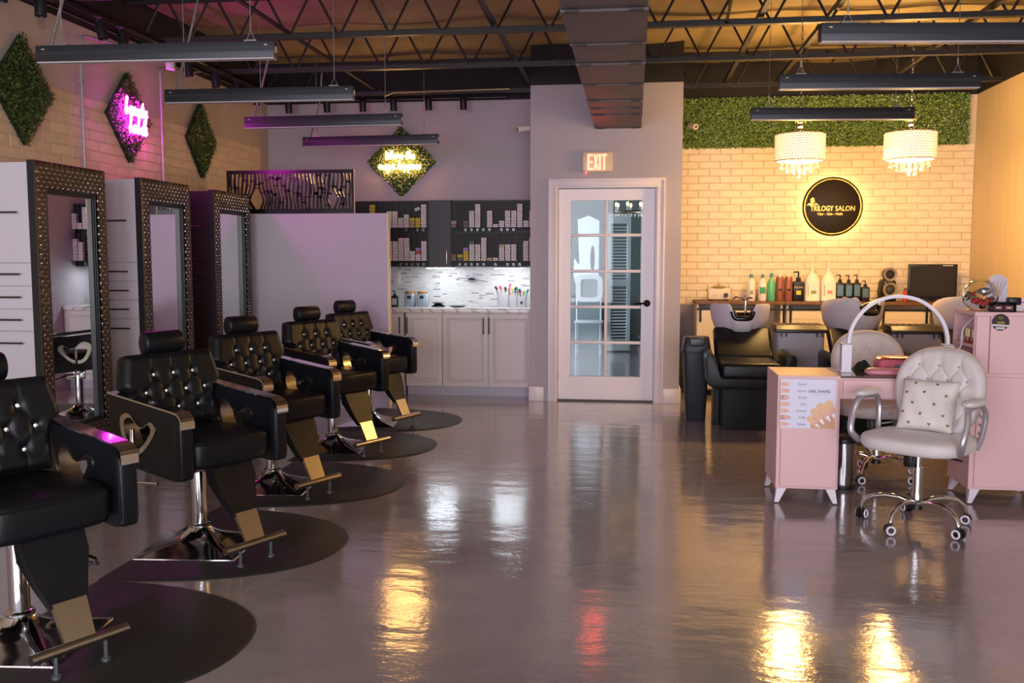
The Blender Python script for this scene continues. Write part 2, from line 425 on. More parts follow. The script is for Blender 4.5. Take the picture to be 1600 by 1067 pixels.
# stepped casing around the opening
for (o, w, t) in ((0.0, 0.115, 0.016), (0.0, 0.07, 0.024), (0.018, 0.02, 0.032)):
    pass
def casing(b, x0, x1, z1, w, o, y):
    b.box(x0 - o - w, x0 - o, y, YD, 0, z1 + o + w, bev=0.003).box(x1 + o, x1 + o + w, y, YD, 0, z1 + o + w, bev=0.003).box(x0 - o - w, x1 + o + w, y - 0.0005, YD, z1 + o, z1 + o + w, bev=0.003)
casing(c, dx0 - 0.005, dx1 + 0.005, 1.995, 0.085, 0.0, YD - 0.018)
casing(c, dx0 - 0.005, dx1 + 0.005, 1.995, 0.02, 0.068, YD - 0.03)
casing(c, dx0 - 0.005, dx1 + 0.005, 1.995, 0.018, 0.012, YD - 0.024)
c.box(-0.716, -0.703, YD, YD + 0.12, 0, 2.015).box(0.193, 0.206, YD, YD + 0.12, 0, 2.015).box(-0.716, 0.206, YD, YD + 0.12, 2.0, 2.016)
struct(c.build('trim_1', white_paint))
door_paint = mat('door_paint', 'e2dade', 0.35, var=0.015, vscale=3)
gx0, gx1, gz0, gz1 = -0.585, 0.075, 0.235, 1.885
yd0, yd1 = YD + 0.045, YD + 0.085
d = MB()
d.box(dx0, gx0, yd0, yd1, 0.012, 1.99).box(gx1, dx1, yd0, yd1, 0.012, 1.99).box(gx0, gx1, yd0, yd1, 0.012, gz0).box(gx0, gx1, yd0, yd1, gz1, 1.99)
door = struct(d.build('door_1', door_paint))
cols, rows = 2, 5
mw = 0.028
pw = (gx1 - gx0 - mw) / 2; ph = (gz1 - gz0 - mw * 4) / 5
MB().box(gx0 + pw, gx0 + pw + mw, yd0 + 0.004, yd1 - 0.004, gz0, gz1, bev=0.006).build('muntin', door_paint, door)
for r in range(1, 5):
    z = gz0 + r * ph + (r - 1) * mw
    MB().box(gx0, gx1, yd0 + 0.006, yd1 - 0.006, z, z + mw, bev=0.006).build('muntin', door_paint, door)
for r in range(5):
    for k in range(2):
        x = gx0 + k * (pw + mw); z = gz0 + r * (ph + mw)
        MB().box(x, x + pw, yd0 + 0.018, yd0 + 0.022, z, z + ph).build('pane', clear_pane, door)
hd = MB().lathe([(0.032, 0), (0.032, 0.008), (0.026, 0.014), (0.012, 0.016), (0.012, 0.045), (0.0, 0.047)], 20, M=Matrix.Translation((0.128, yd0, 0.93)) @ Matrix.Rotation(PI / 2, 4, 'X'))
hd.tube([(0.128, yd0 - 0.04, 0.93), (0.09, yd0 - 0.045, 0.93), (0.05, yd0 - 0.044, 0.928), (0.005, yd0 - 0.04, 0.924)], [0.010, 0.009, 0.008, 0.006], n=8)
hd.build('door_handle', mat('bronze_handle', '1d1714', 0.35, 0.7), door)
MB().box(dx0 - 0.003, dx1 + 0.003, YD + 0.02, YD + 0.1, 0, 0.016).build('threshold', mat('bronze_handle', '1d1714', 0.35, 0.7), door)
for z in (0.25, 1.0, 1.75):
    MB().cyl((dx0 - 0.004, yd0 - 0.004, z - 0.045), (dx0 - 0.004, yd0 - 0.004, z + 0.045), 0.006, n=8).build('hinge', brushed, door)

# exit sign
ex = thing('exit_sign', 'cream plastic exit sign with glowing red letters above the glazed door', 'exit sign', (-0.338, YD, 2.14))
MB().prism(rrect(-0.14, 0.14, 0, 0.18, 0.022), 'y', -0.045, 0, bev=0.006).build('housing', mat('cream_plastic', 'd9c6a6', 0.4), ex)
red_em = mat('exit_red', 'ff5540', 0.4, emit='ff4a38', es=12.0)
for k, ch in enumerate('EXIT'):
    b = MB(); h = 0.142; wd = 0.048; t = 0.016; y0, y1 = -0.049, -0.043
    x = -0.092 + [0, 0.053, 0.103, 0.128][k]; z = 0.018
    if ch == 'E':
        b.box(x, x + t, y0, y1, z, z + h)
        for q in (0, 0.5, 1): b.box(x + t, x + wd, y0, y1, z + q * (h - t), z + q * (h - t) + t)
    if ch == 'X':
        for s in (0, 1):
            a = [(x, z), (x + t, z), (x + wd - 0.002, z + h), (x + wd - 0.002 - t, z + h)]
            if s: a = [(2 * x + wd - 0.002 - p, q) for p, q in a][::-1]
            b.prism(a, 'y', y0 + s * 0.0004, y1)
    if ch == 'I': b.box(x, x + 0.019, y0, y1, z, z + h)
    if ch == 'T': b.box(x, x + wd, y0, y1, z + h - t, z + h).box(x + wd / 2 - t / 2, x + wd / 2 + t / 2, y0, y1, z, z + h - t)
    b.build('letter', red_em, ex, ang=0)
MB().sph((-0.105, -0.02, -0.004), 0.006, 8).build('test_lamp', red_em, ex)

# security cameras
cam_white = mat('camera_white', 'd8d2c8', 0.4)
def seccam(label, loc, rz, tilt):
    t = thing('security_camera', label, 'security camera', loc, rz, 'white security cameras')
    MB().cyl((0, 0.0, 0), (0, -0.02, 0), 0.03, n=16).build('mount', cam_white, t)
    b = MB().cyl((0, -0.015, 0), (0, -0.055, -0.01), 0.008, n=8).build('bracket', cam_white, t)
    M = Matrix.Translation((0, -0.09, -0.015)) @ Matrix.Rotation(tilt, 4, 'X')
    body = MB().cyl((0, 0.06, 0), (0, -0.05, 0), 0.030, n=18, M=M).cyl((0, -0.05, 0), (0, -0.058, 0), 0.030, 0.024, n=18, M=M).build('body', cam_white, t)
    MB().cyl((0, -0.0582, 0), (0, -0.06, 0), 0.017, n=14, M=M).build('lens', black_plastic, body)
seccam('white bullet security camera on the left corner of the door wall', (-0.963, 8.9, 2.575), -PI / 2 + 0.5, 0.15)
seccam('white bullet security camera at the left end of the hedge panel', (0.55, 9.715, 2.675), 0.35, 0.2)

# ceiling duct in overlapping sections
duct_m = mat('grey_brown_duct', '574d4f', 0.55, var=0.12, vscale=6, bump=0.05, bscale=20)
dt = thing('air_duct', 'long rectangular grey brown air duct running under the joists to the door wall', 'air duct', (-0.155, 5.0, 2.545))
ys = [2.6, 3.3, 3.98, 4.66, 5.37, 5.92, 6.6, 7.27, 7.62, 7.97, 8.76]
for k, (a, b) in enumerate(zip(ys, ys[1:])):
    e = 0.004 if k % 2 else 0.0
    q = MB().box(-0.208 - e, 0.208 + e, a - 5.0 + 0.002, b - 5.0 + (0.012 if b < 8.7 else 0), -e * 1.2, 0.40)
    # cross-broken bottom panel
    m_ = (a + b) / 2 - 5.0
    q.loft([[(-0.2, a - 5 + 0.02, -e * 1.2 - 0.0005), (0.2, a - 5 + 0.02, -e * 1.2 - 0.0005), (0.2, b - 5 - 0.02, -e * 1.2 - 0.0005), (-0.2, b - 5 - 0.02, -e * 1.2 - 0.0005)],
            [(-0.001, m_, -0.007), (0.001, m_, -0.007), (0.001, m_ + 0.001, -0.007), (-0.001, m_ + 0.001, -0.007)]], cap0=False)
    s_ = q.build('duct_section', duct_m, dt, ang=0)
    MB().box(-0.214, 0.214, b - 5 - 0.006, b - 5 + 0.006, -0.012, 0.402).build('seam_flange', duct_m, s_, ang=0)
    for sx in (-0.19, 0.12): MB().box(sx, sx + 0.07, b - 5 - 0.02, b - 5 + 0.012, -0.014, -0.006).build('drive_cleat', mat('dark_cleat', '2c2628', 0.6), s_, ang=0)
# ================================================================== STYLING CHAIRS
mat_rubber = mat('black_floor_mat', '1f1d1d', 0.55, bump=0.05, bscale=90, var=0.08, vscale=5)
def styling_chair():
    t = thing('styling_chair', 'x', 'chair', group='black tufted styling chairs in a row along the mirrors')
    # base: square chrome plate flaring up to the column
    prof = [(0.228, 0.0, 80), (0.230, 0.004, 80), (0.228, 0.009, 80), (0.180, 0.024, 30), (0.13, 0.042, 9), (0.088, 0.062, 4), (0.058, 0.085, 2.4), (0.050, 0.100, 2)]
    base = MB().loft([superring(r, r * 0.93, z, 40, p) for r, z, p in prof]).build('base', chrome, t)
    MB().lathe([(0.047, 0.100), (0.049, 0.104), (0.049, 0.112), (0.040, 0.117)], 24).build('collar', chrome, base)
    MB().cyl((0, 0, 0.10), (0, 0, 0.42), 0.034, n=24).build('column', chrome, t)
    MB().box(-0.13, 0.16, -0.09, 0.09, 0.405, 0.422, bev=0.003).box(-0.035, 0.035, -0.05, 0.05, 0.36, 0.41, bev=0.006).build('seat_plate', chrome, t)
    MB().box(-0.06, -0.02, -0.085, -0.05, 0.33, 0.40, bev=0.004).cyl((-0.04, -0.09, 0.355), (-0.04, 0.0, 0.355), 0.012, n=10).build('valve_block', chrome, t)
    lv = MB().tube([(0.03, 0.02, 0.36), (0.10, 0.08, 0.35), (0.19, 0.13, 0.315), (0.235, 0.15, 0.30), (0.22, 0.165, 0.28), (0.17, 0.14, 0.275)], 0.008, n=8)
    lv.build('pump_lever', chrome, t)
    # seat: crowned cushion
    def seat_ring(k):
        pass
    s = MB().loft([superring(hx, hy, z, 40, 7, cx=0.035) for hx, hy, z in ((0.215, 0.198, 0.424), (0.232, 0.213, 0.432), (0.237, 0.217, 0.45), (0.237, 0.217, 0.525), (0.233, 0.213, 0.545), (0.218, 0.198, 0.557), (0.16, 0.145, 0.563), (0.05, 0.05, 0.565))])
    seat = s.build('seat', leather, t, ang=60)
    MB().tube([(p[0], p[1], 0.536) for p in superring(0.2365, 0.2165, 0.536, 40, 7, cx=0.035)], 0.0035, n=6, closed=True).build('piping', leather, seat)
    # backrest with ears and deep buttons
    H = 0.345; tilt = 0.22
    btn = [(-0.105, 0.245), (0, 0.245), (0.105, 0.245), (-0.158, 0.165), (-0.053, 0.165), (0.053, 0.165), (0.158, 0.165), (-0.105, 0.085), (0, 0.085), (0.105, 0.085)]
    segs = []
    for a in btn:
        for b in btn:
            if a[1] > b[1] and abs(abs(a[0] - b[0]) - 0.0527) < 0.004 and a[1] - b[1] < 0.09: segs.append((a, b))
    for x in (-0.105, 0, 0.105): segs.append(((x, 0.245), (x, H))); segs.append(((x, 0.085), (x, 0.0)))
    def dseg(y, z, s):
        (ay, az), (by, bz) = s; L2 = (by - ay) ** 2 + (bz - az) ** 2
        q = max(0, min(1, ((y - ay) * (by - ay) + (z - az) * (bz - az)) / L2)); return math.hypot(y - ay - q * (by - ay), z - az - q * (bz - az))
    def hw(z):
        k = 1 / (1 + math.exp(-(z - 0.185) / 0.007)); top = 0.27 - 0.035 * max(0, (z - 0.19) / 0.155); low = 0.205 + 0.015 * z / 0.19
        e = 1.0
        if z < 0.02: e = 1 - 0.03 * (1 - z / 0.02) ** 2
        if z > H - 0.02: e = 1 - 0.04 * ((z - H + 0.02) / 0.02) ** 2
        return (low * (1 - k) + top * k) * e
    def pt(y, z, x):   # local slab coords -> chair coords (tilted back)
        return (-0.165 - z * math.sin(tilt) + x * math.cos(tilt), y, 0.555 + z * math.cos(tilt) + x * math.sin(tilt))
    NU, NV = 60, 44
    def front(u, v):
        z = H * v; w_ = hw(z); y = (2 * u - 1) * w_
        ed = min((w_ - abs(y)), z + 0.004, H - z + 0.004)
        puff = 0.034 * min(1, max(0, ed / 0.03)) ** 0.5
        db = min(math.hypot(y - a, z - b) for a, b in btn)
        ds = min(dseg(y, z, s_) for s_ in segs)
        puff -= 0.017 * math.exp(-(db / 0.020) ** 2) + 0.0055 * math.exp(-(ds / 0.0075) ** 2)
        return pt(y, z, 0.035 + puff)
    b = MB(); b.grid(front, NU, NV)
    def back(u, v):
        z = H * v; w_ = hw(z); y = (1 - 2 * u) * w_
        return pt(y, z, -0.012 if 0.02 < u < 0.98 else 0.0)
    b.grid(back, 16, NV)
    # side walls
    b.grid(lambda u, v: pt(-hw(H * v), H * v, 0.035 * u), 3, NV); b.grid(lambda u, v: pt(hw(H * v), H * v, 0.035 * (1 - u)), 3, NV)
    b.grid(lambda u, v: pt((2 * u - 1) * hw(H), H, 0.035 * (1 - v)), NU, 2); b.grid(lambda u, v: pt((2 * u - 1) * hw(0), 0, 0.035 * v), NU, 2)
    bmesh.ops.remove_doubles(b.bm, verts=b.bm.verts, dist=0.0008)
    bk = b.build('backrest', leather, t, ang=75)
    for (y, z) in btn:
        o = MB().ico((0, 0, 0), 0.0105, 1, sx=0.6).mesh('button', crystal, 0) if False else None
        x, yy, zz = pt(y, z, 0.058)
        q = MB().ico((x, yy, zz), 0.0105, 1, sx=0.7).build('crystal_button', crystal, bk, ang=0)
    for sy in (-0.09, 0.09):
        MB().cyl((-0.168, sy, 0.50), (-0.19, sy, 0.62), 0.008, n=8).build('back_bracket', chrome, t)
    # headrest
    hr = MB()
    hr.loft([[(x_ - 0.248, y, z_ + 0.0) for x_, z_ in
              [(0.045 * math.cos(a) * (1.0 if math.cos(a) > 0 else 0.7) * sc, 0.945 + 0.054 * math.sin(a) * sc) for a in [2 * PI * i / 20 for i in range(20)]]]
             for y, sc in ((-0.104, 0.75), (-0.100, 0.93), (-0.092, 1.0), (0.092, 1.0), (0.100, 0.93), (0.104, 0.75))])
    h = hr.build('headrest', leather, t, ang=50)
    for sy in (-0.03, 0.03): MB().cyl((-0.245, sy, 0.87), (-0.247, sy, 0.91), 0.006, n=8).build('headrest_pin', chrome, h)
    # arms
    hole0 = [(-0.115, 0.625), (-0.085, 0.645), (-0.055, 0.637), (-0.02, 0.602), (0.015, 0.598), (0.045, 0.622), (0.068, 0.615), (0.075, 0.590), (0.055, 0.555), (0.01, 0.505), (-0.03, 0.485), (-0.075, 0.495), (-0.105, 0.54), (-0.118, 0.585)]
    hole = [(-0.015 + (p.x + 0.02) * 1.30, 0.568 + (p.y - 0.562) * 1.12) for p in cat_rom([(x, z, 0) for x, z in hole0], 3, True)]
    outer0 = [(-0.235, 0.733), (0.235, 0.683), (0.262, 0.672), (0.272, 0.645), (0.275, 0.43), (0.265, 0.402), (0.235, 0.396), (-0.16, 0.430), (-0.195, 0.436), (-0.212, 0.465)]
    for sgn in (-1, 1):
        y0, y1 = (-0.292, -0.226) if sgn < 0 else (0.226, 0.292)
        ar = MB().prism(outer0, 'y', y0, y1, holes=[hole]).box(0.215, 0.278, y0 - 0.003, y1 + 0.003, 0.398, 0.655, bev=0.016, seg=3).build('arm', leather, t, ang=35)
        rim = MB()
        n_ = len(hole); ccx = sum(p[0] for p in hole) / n_; ccz = sum(p[1] for p in hole) / n_
        inn = [(ccx + (x - ccx) * 0.76, ccz + (z - ccz) * 0.76) for x, z in hole]
        rim.prism(hole, 'y', y0 - 0.004, y1 + 0.004, holes=[inn])
        rim.build('chrome_liner', brushed, ar, ang=30)
        ca = MB()
        yc = (y0 + y1) / 2; hy = 0.034
        path = [(-0.24, 0.736), (0.225, 0.687), (0.255, 0.681), (0.273, 0.666), (0.280, 0.645), (0.2805, 0.622)]
        ca.loft([[(x, yc - hy, z), (x, yc + hy, z), (x + nx * 0.007, yc + hy, z + nz * 0.007), (x + nx * 0.007, yc - hy, z + nz * 0.007)]
                 for (x, z), (nx, nz) in zip(path, [(0.1, 1), (0.15, 1), (0.4, 0.9), (0.8, 0.6), (1, 0.1), (1, 0)])])
        ca.build('armrest_cap', chrome, ar, ang=50)
    MB().tube([(-0.03, -0.312, 0.60), (-0.03, -0.312, 0.53)], 0.011, n=10).tube([(-0.03, -0.312, 0.53), (-0.022, -0.312, 0.385), (-0.017, -0.312, 0.372), (-0.005, -0.312, 0.366), (0.11, -0.29, 0.372)], 0.0065, n=8).build('recline_lever', chrome, t)
    # leg rest, foot bar
    pp = [(0.195, 0.43), (0.235, 0.432), (0.268, 0.36), (0.300, 0.27), (0.332, 0.208), (0.308, 0.198), (0.262, 0.255), (0.205, 0.35)]
    L_ = MB()
    L_.loft([[(x0_, y_, z0_) for (x0_, z0_, y_) in [(p[0], p[1], sg * w_) for p, w_ in zip(pp, (0.105, 0.105, 0.10, 0.078, 0.068, 0.068, 0.078, 0.10))]] for sg in (-1, -0.93, 0.93, 1)] if False else
            [[(p[0], sg * w_, p[1]) for p, w_ in zip(pp, (0.11, 0.11, 0.108, 0.082, 0.062, 0.062, 0.080, 0.106))] for sg in (-1.0, -0.85, 0.85, 1.0)])
    lr = L_.build('leg_rest', leather, t, ang=60)
    MB().loft([[(0.312, -0.058, 0.215), (0.312, 0.058, 0.215), (0.328, 0.058, 0.222), (0.328, -0.058, 0.222)], [(0.372, -0.052, 0.095), (0.372, 0.052, 0.095), (0.386, 0.052, 0.10), (0.386, -0.052, 0.10)]]).build('leg_plate', brushed, t, ang=20)
    fb = MB().cyl((0.385, -0.165, 0.088), (0.385, 0.165, 0.088), 0.0175, n=18).build('foot_bar', brushed, t)
    for sy in (-0.085, 0.085):
        MB().cyl((0.385, sy, 0.08), (0.385, sy, 0.004), 0.007, n=8).cyl((0.385, sy, 0.012), (0.385, sy, 0.0), 0.016, n=12).build('foot_peg', mat('grey_peg', '60666e', 0.35, 0.6), fb)
    return t
chair_spots = [(-2.11, 2.92, -28, 'nearest black tufted styling chair, cut off by the left picture edge'),
               (-1.985, 4.03, -27, 'black tufted styling chair with its whole square chrome base in view, second from the camera'),
               (-2.09, 5.17, -27, 'black tufted styling chair third from the camera, in the middle of the row'),
               (-2.10, 6.32, -28, 'black tufted styling chair fourth from the camera, brass-lit leg plate'),
               (-2.13, 7.34, -24, 'farthest black tufted styling chair, in front of the lavender partition')]
proto = styling_chair()
for k, (x, y, a, lab) in enumerate(chair_spots):
    o = proto if k == 0 else copy_tree(proto)
    o.location = (x, y, 0.006); o.rotation_euler = (0, 0, math.radians(a)); o['label'] = lab
    for ch in o.children:
        if ch.name.startswith('base'): ch.rotation_euler = (0, 0, math.radians(-a + 5))
# half round mats under the chairs
mats_lab = ['black half round rubber mat under the nearest styling chair', 'black half round rubber mat under the second styling chair', 'black half round rubber mat under the third styling chair',
            'black half round rubber mat under the fourth styling chair', 'black half round rubber mat under the farthest styling chair']
outl = []
for i in range(41):
    a = -PI / 2 + PI * i / 40; ca, sa = math.cos(a), math.sin(a)
    outl.append((0.88 * abs(ca) ** (2 / 2.25), 0.572 * math.copysign(abs(sa) ** (2 / 2.25), sa)))
outl += [(0.0, 0.30), (-0.06, 0.22), (-0.06, -0.22), (0.0, -0.30)] if False else []
mm = MB().loft([[(x, y, 0.0) for x, y in outl], [(x * 0.995, y * 0.995, 0.004) for x, y in outl], [(x * 0.97 + 0.012, y * 0.975, 0.008) for x, y in outl]]).mesh('floor_mat', mat_rubber, 30)
for k, (yc) in enumerate((2.98, 4.13, 5.32, 6.47, 7.53)):
    o = link('floor_mat', mm, None, ((-2.20, -2.21, -2.22, -2.27, -2.28)[k], yc, 0.0)); o.scale = (1, 1, 1)
    tag(o, mats_lab[k], 'floor mat', 'half round mats under the styling chairs')

# ================================================================== MIRROR STATIONS
tuft = mat('brown_tufted_leather', '38241a', 0.38, bump=0.05, bscale=150, coat=0.1)
frame_black = mat('black_frame_moulding', '1b1d1f', 0.35)
mirror_m = mat('mirror_silver', 'f2f4f5', 0.005, 1.0)
handle_m = mat('dark_bar_handle', '5b5558', 0.3, 0.9)
espresso = mat('espresso_laminate', '1f1418', 0.4, var=0.1, vscale=6, stretch=(1, 1, 8))
studs_cache = {}
def station(y0, label, body, gap):
    t = thing('mirror_station', label, 'mirror station', (-3.35, y0, 0), 0, 'tall mirror stations along the left wall')
    L = 0.715; xb = -0.435
    MB().box(xb, -0.055, 0.022, L, 0.0, 1.89).build('body', body, t, ang=0)
    gaps = [(1.322, 1.888, 'door'), (1.190, 1.316, 'drawer'), (1.059, 1.184, 'drawer'), (0.931, 1.053, 'drawer'), (0.06, 0.925, 'door')]
    for (z0, z1, nm) in gaps:
        d_ = MB().box(xb + 0.003, -0.058, 0.004, 0.022, z0, z1, bev=0.0015, seg=1).build(nm, body, t, ang=0)
        zc = 1.605 if z0 > 1.3 else (z0 + z1) / 2 + 0.002
        if z0 < 0.1: zc = 0.86
        MB().cyl((-0.32, -0.022, zc), (-0.115, -0.022, zc), 0.0055, n=8).cyl((-0.30, -0.022, zc), (-0.30, 0.006, zc), 0.004, n=6).cyl((-0.135, -0.022, zc), (-0.135, 0.006, zc), 0.004, n=6).build('handle', handle_m, d_)
    # frame carcass behind the padding, reveal moulding
    z0, z1 = 0.16, 1.90; fw, ft = 0.108, 0.155
    fr = MB()
    for (a, b, c_, e) in ((0, fw, z0, z1), (L - fw, L, z0, z1), (fw, L - fw, z1 - ft, z1), (fw, L - fw, z0, z0 + ft)): fr.box(-0.055, -0.014, a, b, c_, e)
    fr.box(-0.052, -0.006, -0.004, 0.0, z0, z1, bev=0.001)
    f = fr.build('frame', frame_black, t, ang=0)
    mo = MB()
    for k, (d, x) in enumerate(((0.0, -0.012), (0.010, -0.020), (0.020, -0.028))):
        a, b, c_, e = fw - 0.002 + d, L - fw + 0.002 - d, z0 + ft - 0.002 + d, z1 - ft + 0.002 - d
        for q in ((a, a + 0.010, c_, e), (b - 0.010, b, c_, e), (a, b, c_, c_ + 0.010), (a, b, e - 0.010, e)):
            mo.box(-0.05, x, q[0], q[1], q[2], q[3], bev=0.002, seg=1)
    mo.build('moulding', frame_black, f, ang=30)
    MB().box(-0.048, -0.044, fw, L - fw, z0 + ft, z1 - ft).build('mirror_glass', mirror_m, t, ang=0)
    if 'p' not in studs_cache:
        pb = MB(); P = 0.0515; Q = 0.0515; stud = []
        n1 = round((fw) / (P / 4)); dy = L / 56; dz = (z1 - z0) / 132
        def hgt(y, z):
            p = (y / P + (z - z0) / Q); q = (y / P - (z - z0) / Q)
            a = abs((p + 0.5) % 1 - 0.5); b_ = abs((q + 0.5) % 1 - 0.5)
            h_ = 0.013 * (min(1, a * 3.2) * min(1, b_ * 3.2)) ** 0.6
            ed = min(y, L - y, z - z0, z1 - z)
            inn = max(fw - 0.0 - y if y < L / 2 else y - (L - fw), 0) if z0 + ft < z < z1 - ft else 1
            return h_ * min(1, ed / 0.012 + 0.15) * min(1, inn / 0.012 + 0.15 if inn != 1 else 1) - 0.012
        V = {}
        def vv(i, j):
            if (i, j) not in V: V[(i, j)] = pb.bm.verts.new((hgt(i * dy, z0 + j * dz) + 0.0, i * dy, z0 + j * dz))
            return V[(i, j)]
        for i in range(56):
            for j in range(132):
                yc, zc = (i + 0.5) * dy, z0 + (j + 0.5) * dz
                if fw < yc < L - fw and z0 + ft < zc < z1 - ft: continue
                pb.bm.faces.new((vv(i, j), vv(i + 1, j), vv(i + 1, j + 1), vv(i, j + 1)))
        studs_cache['p'] = pb.mesh('padding', tuft, 50, fix=False)
        sb = MB()
        i = 0
        ny = int(L / (P / 2)); nz = int((z1 - z0) / (Q / 2))
        for a in range(1, ny):
            for b_ in range(1, nz):
                if (a + b_) % 2: continue
                y, z = a * P / 2, z0 + b_ * Q / 2
                if y > L - 0.012 or z > z1 - 0.012: continue
                if fw - 0.008 < y < L - fw + 0.008 and z0 + ft - 0.008 < z < z1 - ft + 0.008: continue
                sb.ico((-0.006, y, z), 0.0058, 1)
        studs_cache['s'] = sb.mesh('crystal_studs', crystal, 0)
    pd = link('padding', studs_cache['p'], t)
    st_ = link('crystal_studs', studs_cache['s'], pd); st_['kind'] = 'stuff'
    return t
st1 = station(4.945, 'mirror station nearest the camera, white drawers and brown tufted crystal frame', white_lam, 0)
st2 = station(6.10, 'middle mirror station, white drawers and brown tufted crystal frame', white_lam, 0)
st3 = station(7.225, 'far mirror station with black drawers, beside the lavender partition', espresso, 0)

# ================================================================== LASER CUT SCREEN
sc = thing('lattice_screen', 'glossy black laser cut screen of wavy slats standing on the partition', 'screen', (-3.055, 8.115, 1.748))
scr = mat('glossy_black_screen', '0f0d11', 0.25, spec=0.4)
W2 = 0.59; HS = 0.385
MB().box(-W2, W2, 0, 0.012, 0, 0.04).box(-W2, W2, 0, 0.012, HS - 0.032, HS).box(-W2, -W2 + 0.022, 0, 0.012, 0.04, HS - 0.032).box(W2 - 0.022, W2, 0, 0.012, 0.04, HS - 0.032).build('frame', scr, sc, ang=0)
MB().box(W2, W2 + 0.006, -0.001, 0.013, 0, HS).build('edge_strip', mat('lit_edge_tone', 'cdb98c', 0.4), sc, ang=0)  # pale colour painted in for the light on the screen's thin end
rs = random.Random(3)
NB = 31
for k in range(NB):
    xb = -W2 + 0.022 + (k + 0.5) * (2 * W2 - 0.044) / NB
    def wave(z, xb=xb):
        g = 0.05 * math.exp(-((xb + 0.30) / 0.13) ** 2) * math.exp(-((z - 0.12) / 0.07) ** 2) * (1 if xb > -0.30 else -1)
        g += 0.035 * math.exp(-((xb - 0.40) / 0.10) ** 2) * math.exp(-((z - 0.13) / 0.06) ** 2) * (1 if xb > 0.40 else -1)
        return xb + g + 0.006 * math.sin(z * 22 + xb * 15)
    hwid = 0.0085 + 0.003 * math.sin(k * 2.3)
    b = MB(); zs = [0.036 + (HS - 0.066) * i / 18 for i in range(19)]
    b.loft([[(wave(z) - hwid * (1 + 0.3 * math.sin(z * 30 + k)), 0, z), (wave(z) + hwid * (1 + 0.3 * math.sin(z * 25 + k * 2)), 0, z), (wave(z) + hwid * (1 + 0.3 * math.sin(z * 25 + k * 2)), 0.012, z), (wave(z) - hwid * (1 + 0.3 * math.sin(z * 30 + k)), 0.012, z)] for z in zs])
    for q in range(rs.choice((2, 2, 3))):
        z = rs.uniform(0.06, HS - 0.05)
        b.box(wave(z), wave(z) + 0.040, 0, 0.012, z, z + rs.choice((0.007, 0.009, 0.02))) if k < NB - 1 else None
    b.build('slat', scr, sc, ang=0)
# ================================================================== HEDGE DIAMONDS, HEDGE PANEL, NEON
def leaf_mat(name, c, c2):
    m = bpy.data.materials.new(name); m.use_nodes = True; N = m.node_tree.nodes; L = m.node_tree.links; b = N['Principled BSDF']
    g = N.new('ShaderNodeNewGeometry'); cr = N.new('ShaderNodeValToRGB'); L.new(g.outputs['Random Per Island'], cr.inputs[0])
    cr.color_ramp.elements[0].color = (*lin(c), 1); cr.color_ramp.elements[1].color = (*lin(c2), 1)
    L.new(cr.outputs[0], b.inputs['Base Color']); b.inputs['Roughness'].default_value = 0.33; b.inputs['Specular IOR Level'].default_value = 0.75
    return m
leaf_green = leaf_mat('plastic_leaf_green', '18300f', '465f24')
def leaves(name, pts, nrm, parent, size=0.02, seed=1, mt=None, mass=None):
    r = random.Random(seed); V = []; F = []
    n = Vector(nrm)
    a = n.orthogonal().normalized(); b = n.cross(a)
    for (p) in pts:
        p = Vector(p) + n * r.uniform(0.0, 0.03)
        d = (a * r.uniform(-1, 1) + b * r.uniform(-1, 1)); d.normalize()
        d = (d + n * r.uniform(0.1, 0.9)).normalized(); s = d.cross(n + a * r.uniform(-.6, .6)); s.normalize()
        l = size * r.uniform(0.7, 1.25); w_ = l * 0.33
        i = len(V)
        V += [p, p + d * l * 0.5 + s * w_, p + d * l, p + d * l * 0.5 - s * w_]
        F.append((i, i + 1, i + 2, i + 3))
    me = bpy.data.meshes.new(name); me.from_pydata([tuple(v) for v in V], [], F); me.materials.append(mt or leaf_green)
    o = link(name, me, parent); o['kind'] = 'stuff'; return o
back_green = mat('dark_green_backing', '14240f', 0.8)
def diamond(label, c, nrm, hw, hh, seed, n=6500):
    t = thing('hedge_diamond', label, 'wall decoration', c, 0, 'artificial hedge diamonds on the walls')
    ax = Vector((0, 1, 0)) if abs(nrm[0]) > 0.5 else Vector((1, 0, 0)); N_ = Vector(nrm)
    b = MB(); o_ = [ax * hw, Vector((0, 0, hh)), -ax * hw, Vector((0, 0, -hh))]
    b.loft([[tuple(v * 0.95) for v in o_], [tuple(v * 0.95 + N_ * 0.02) for v in o_]]); b.build('backing', back_green, t, ang=0)
    r = random.Random(seed); P = []
    while len(P) < n:
        u, v = r.uniform(-1, 1), r.uniform(-1, 1)
        if abs(u) + abs(v) < 0.97: P.append(ax * u * hw + Vector((0, 0, v * hh)) + N_ * 0.012)
    leaves('foliage', P, nrm, t, 0.0175, seed); return t
diamond('artificial hedge diamond nearest the camera, above the first mirror station', (XL + 0.012, 5.47, 2.385), (1, 0, 0), 0.305, 0.355, 11)
diamond('artificial hedge diamond behind the magenta neon words', (XL + 0.012, 6.70, 2.395), (1, 0, 0), 0.315, 0.35, 12)
diamond('artificial hedge diamond farthest along the left wall, beside the screen', (XL + 0.012, 7.89, 2.375), (1, 0, 0), 0.29, 0.342, 13)
diamond('artificial hedge diamond on the back wall behind the yellow neon words', (-2.372, YB - 0.002, 2.335), (0, -1, 0), 0.375, 0.365, 14, 8500)
hp = thing('boxwood_hedge', 'long artificial boxwood hedge panel above the brick wall', 'wall decoration', (0.46, YR - 0.018, 2.455))
MB().box(0, 2.755, -0.02, 0, 0.01, 0.485).build('backing', back_green, hp, ang=0)
r_ = random.Random(5)
leaves('foliage', [(r_.uniform(0.0, 2.76), -0.015, r_.uniform(0.0, 0.49)) for _ in range(30000)], (0, -1, 0), hp, 0.018, 6, leaf_mat('boxwood_leaf', '1c3a12', '86a548'))

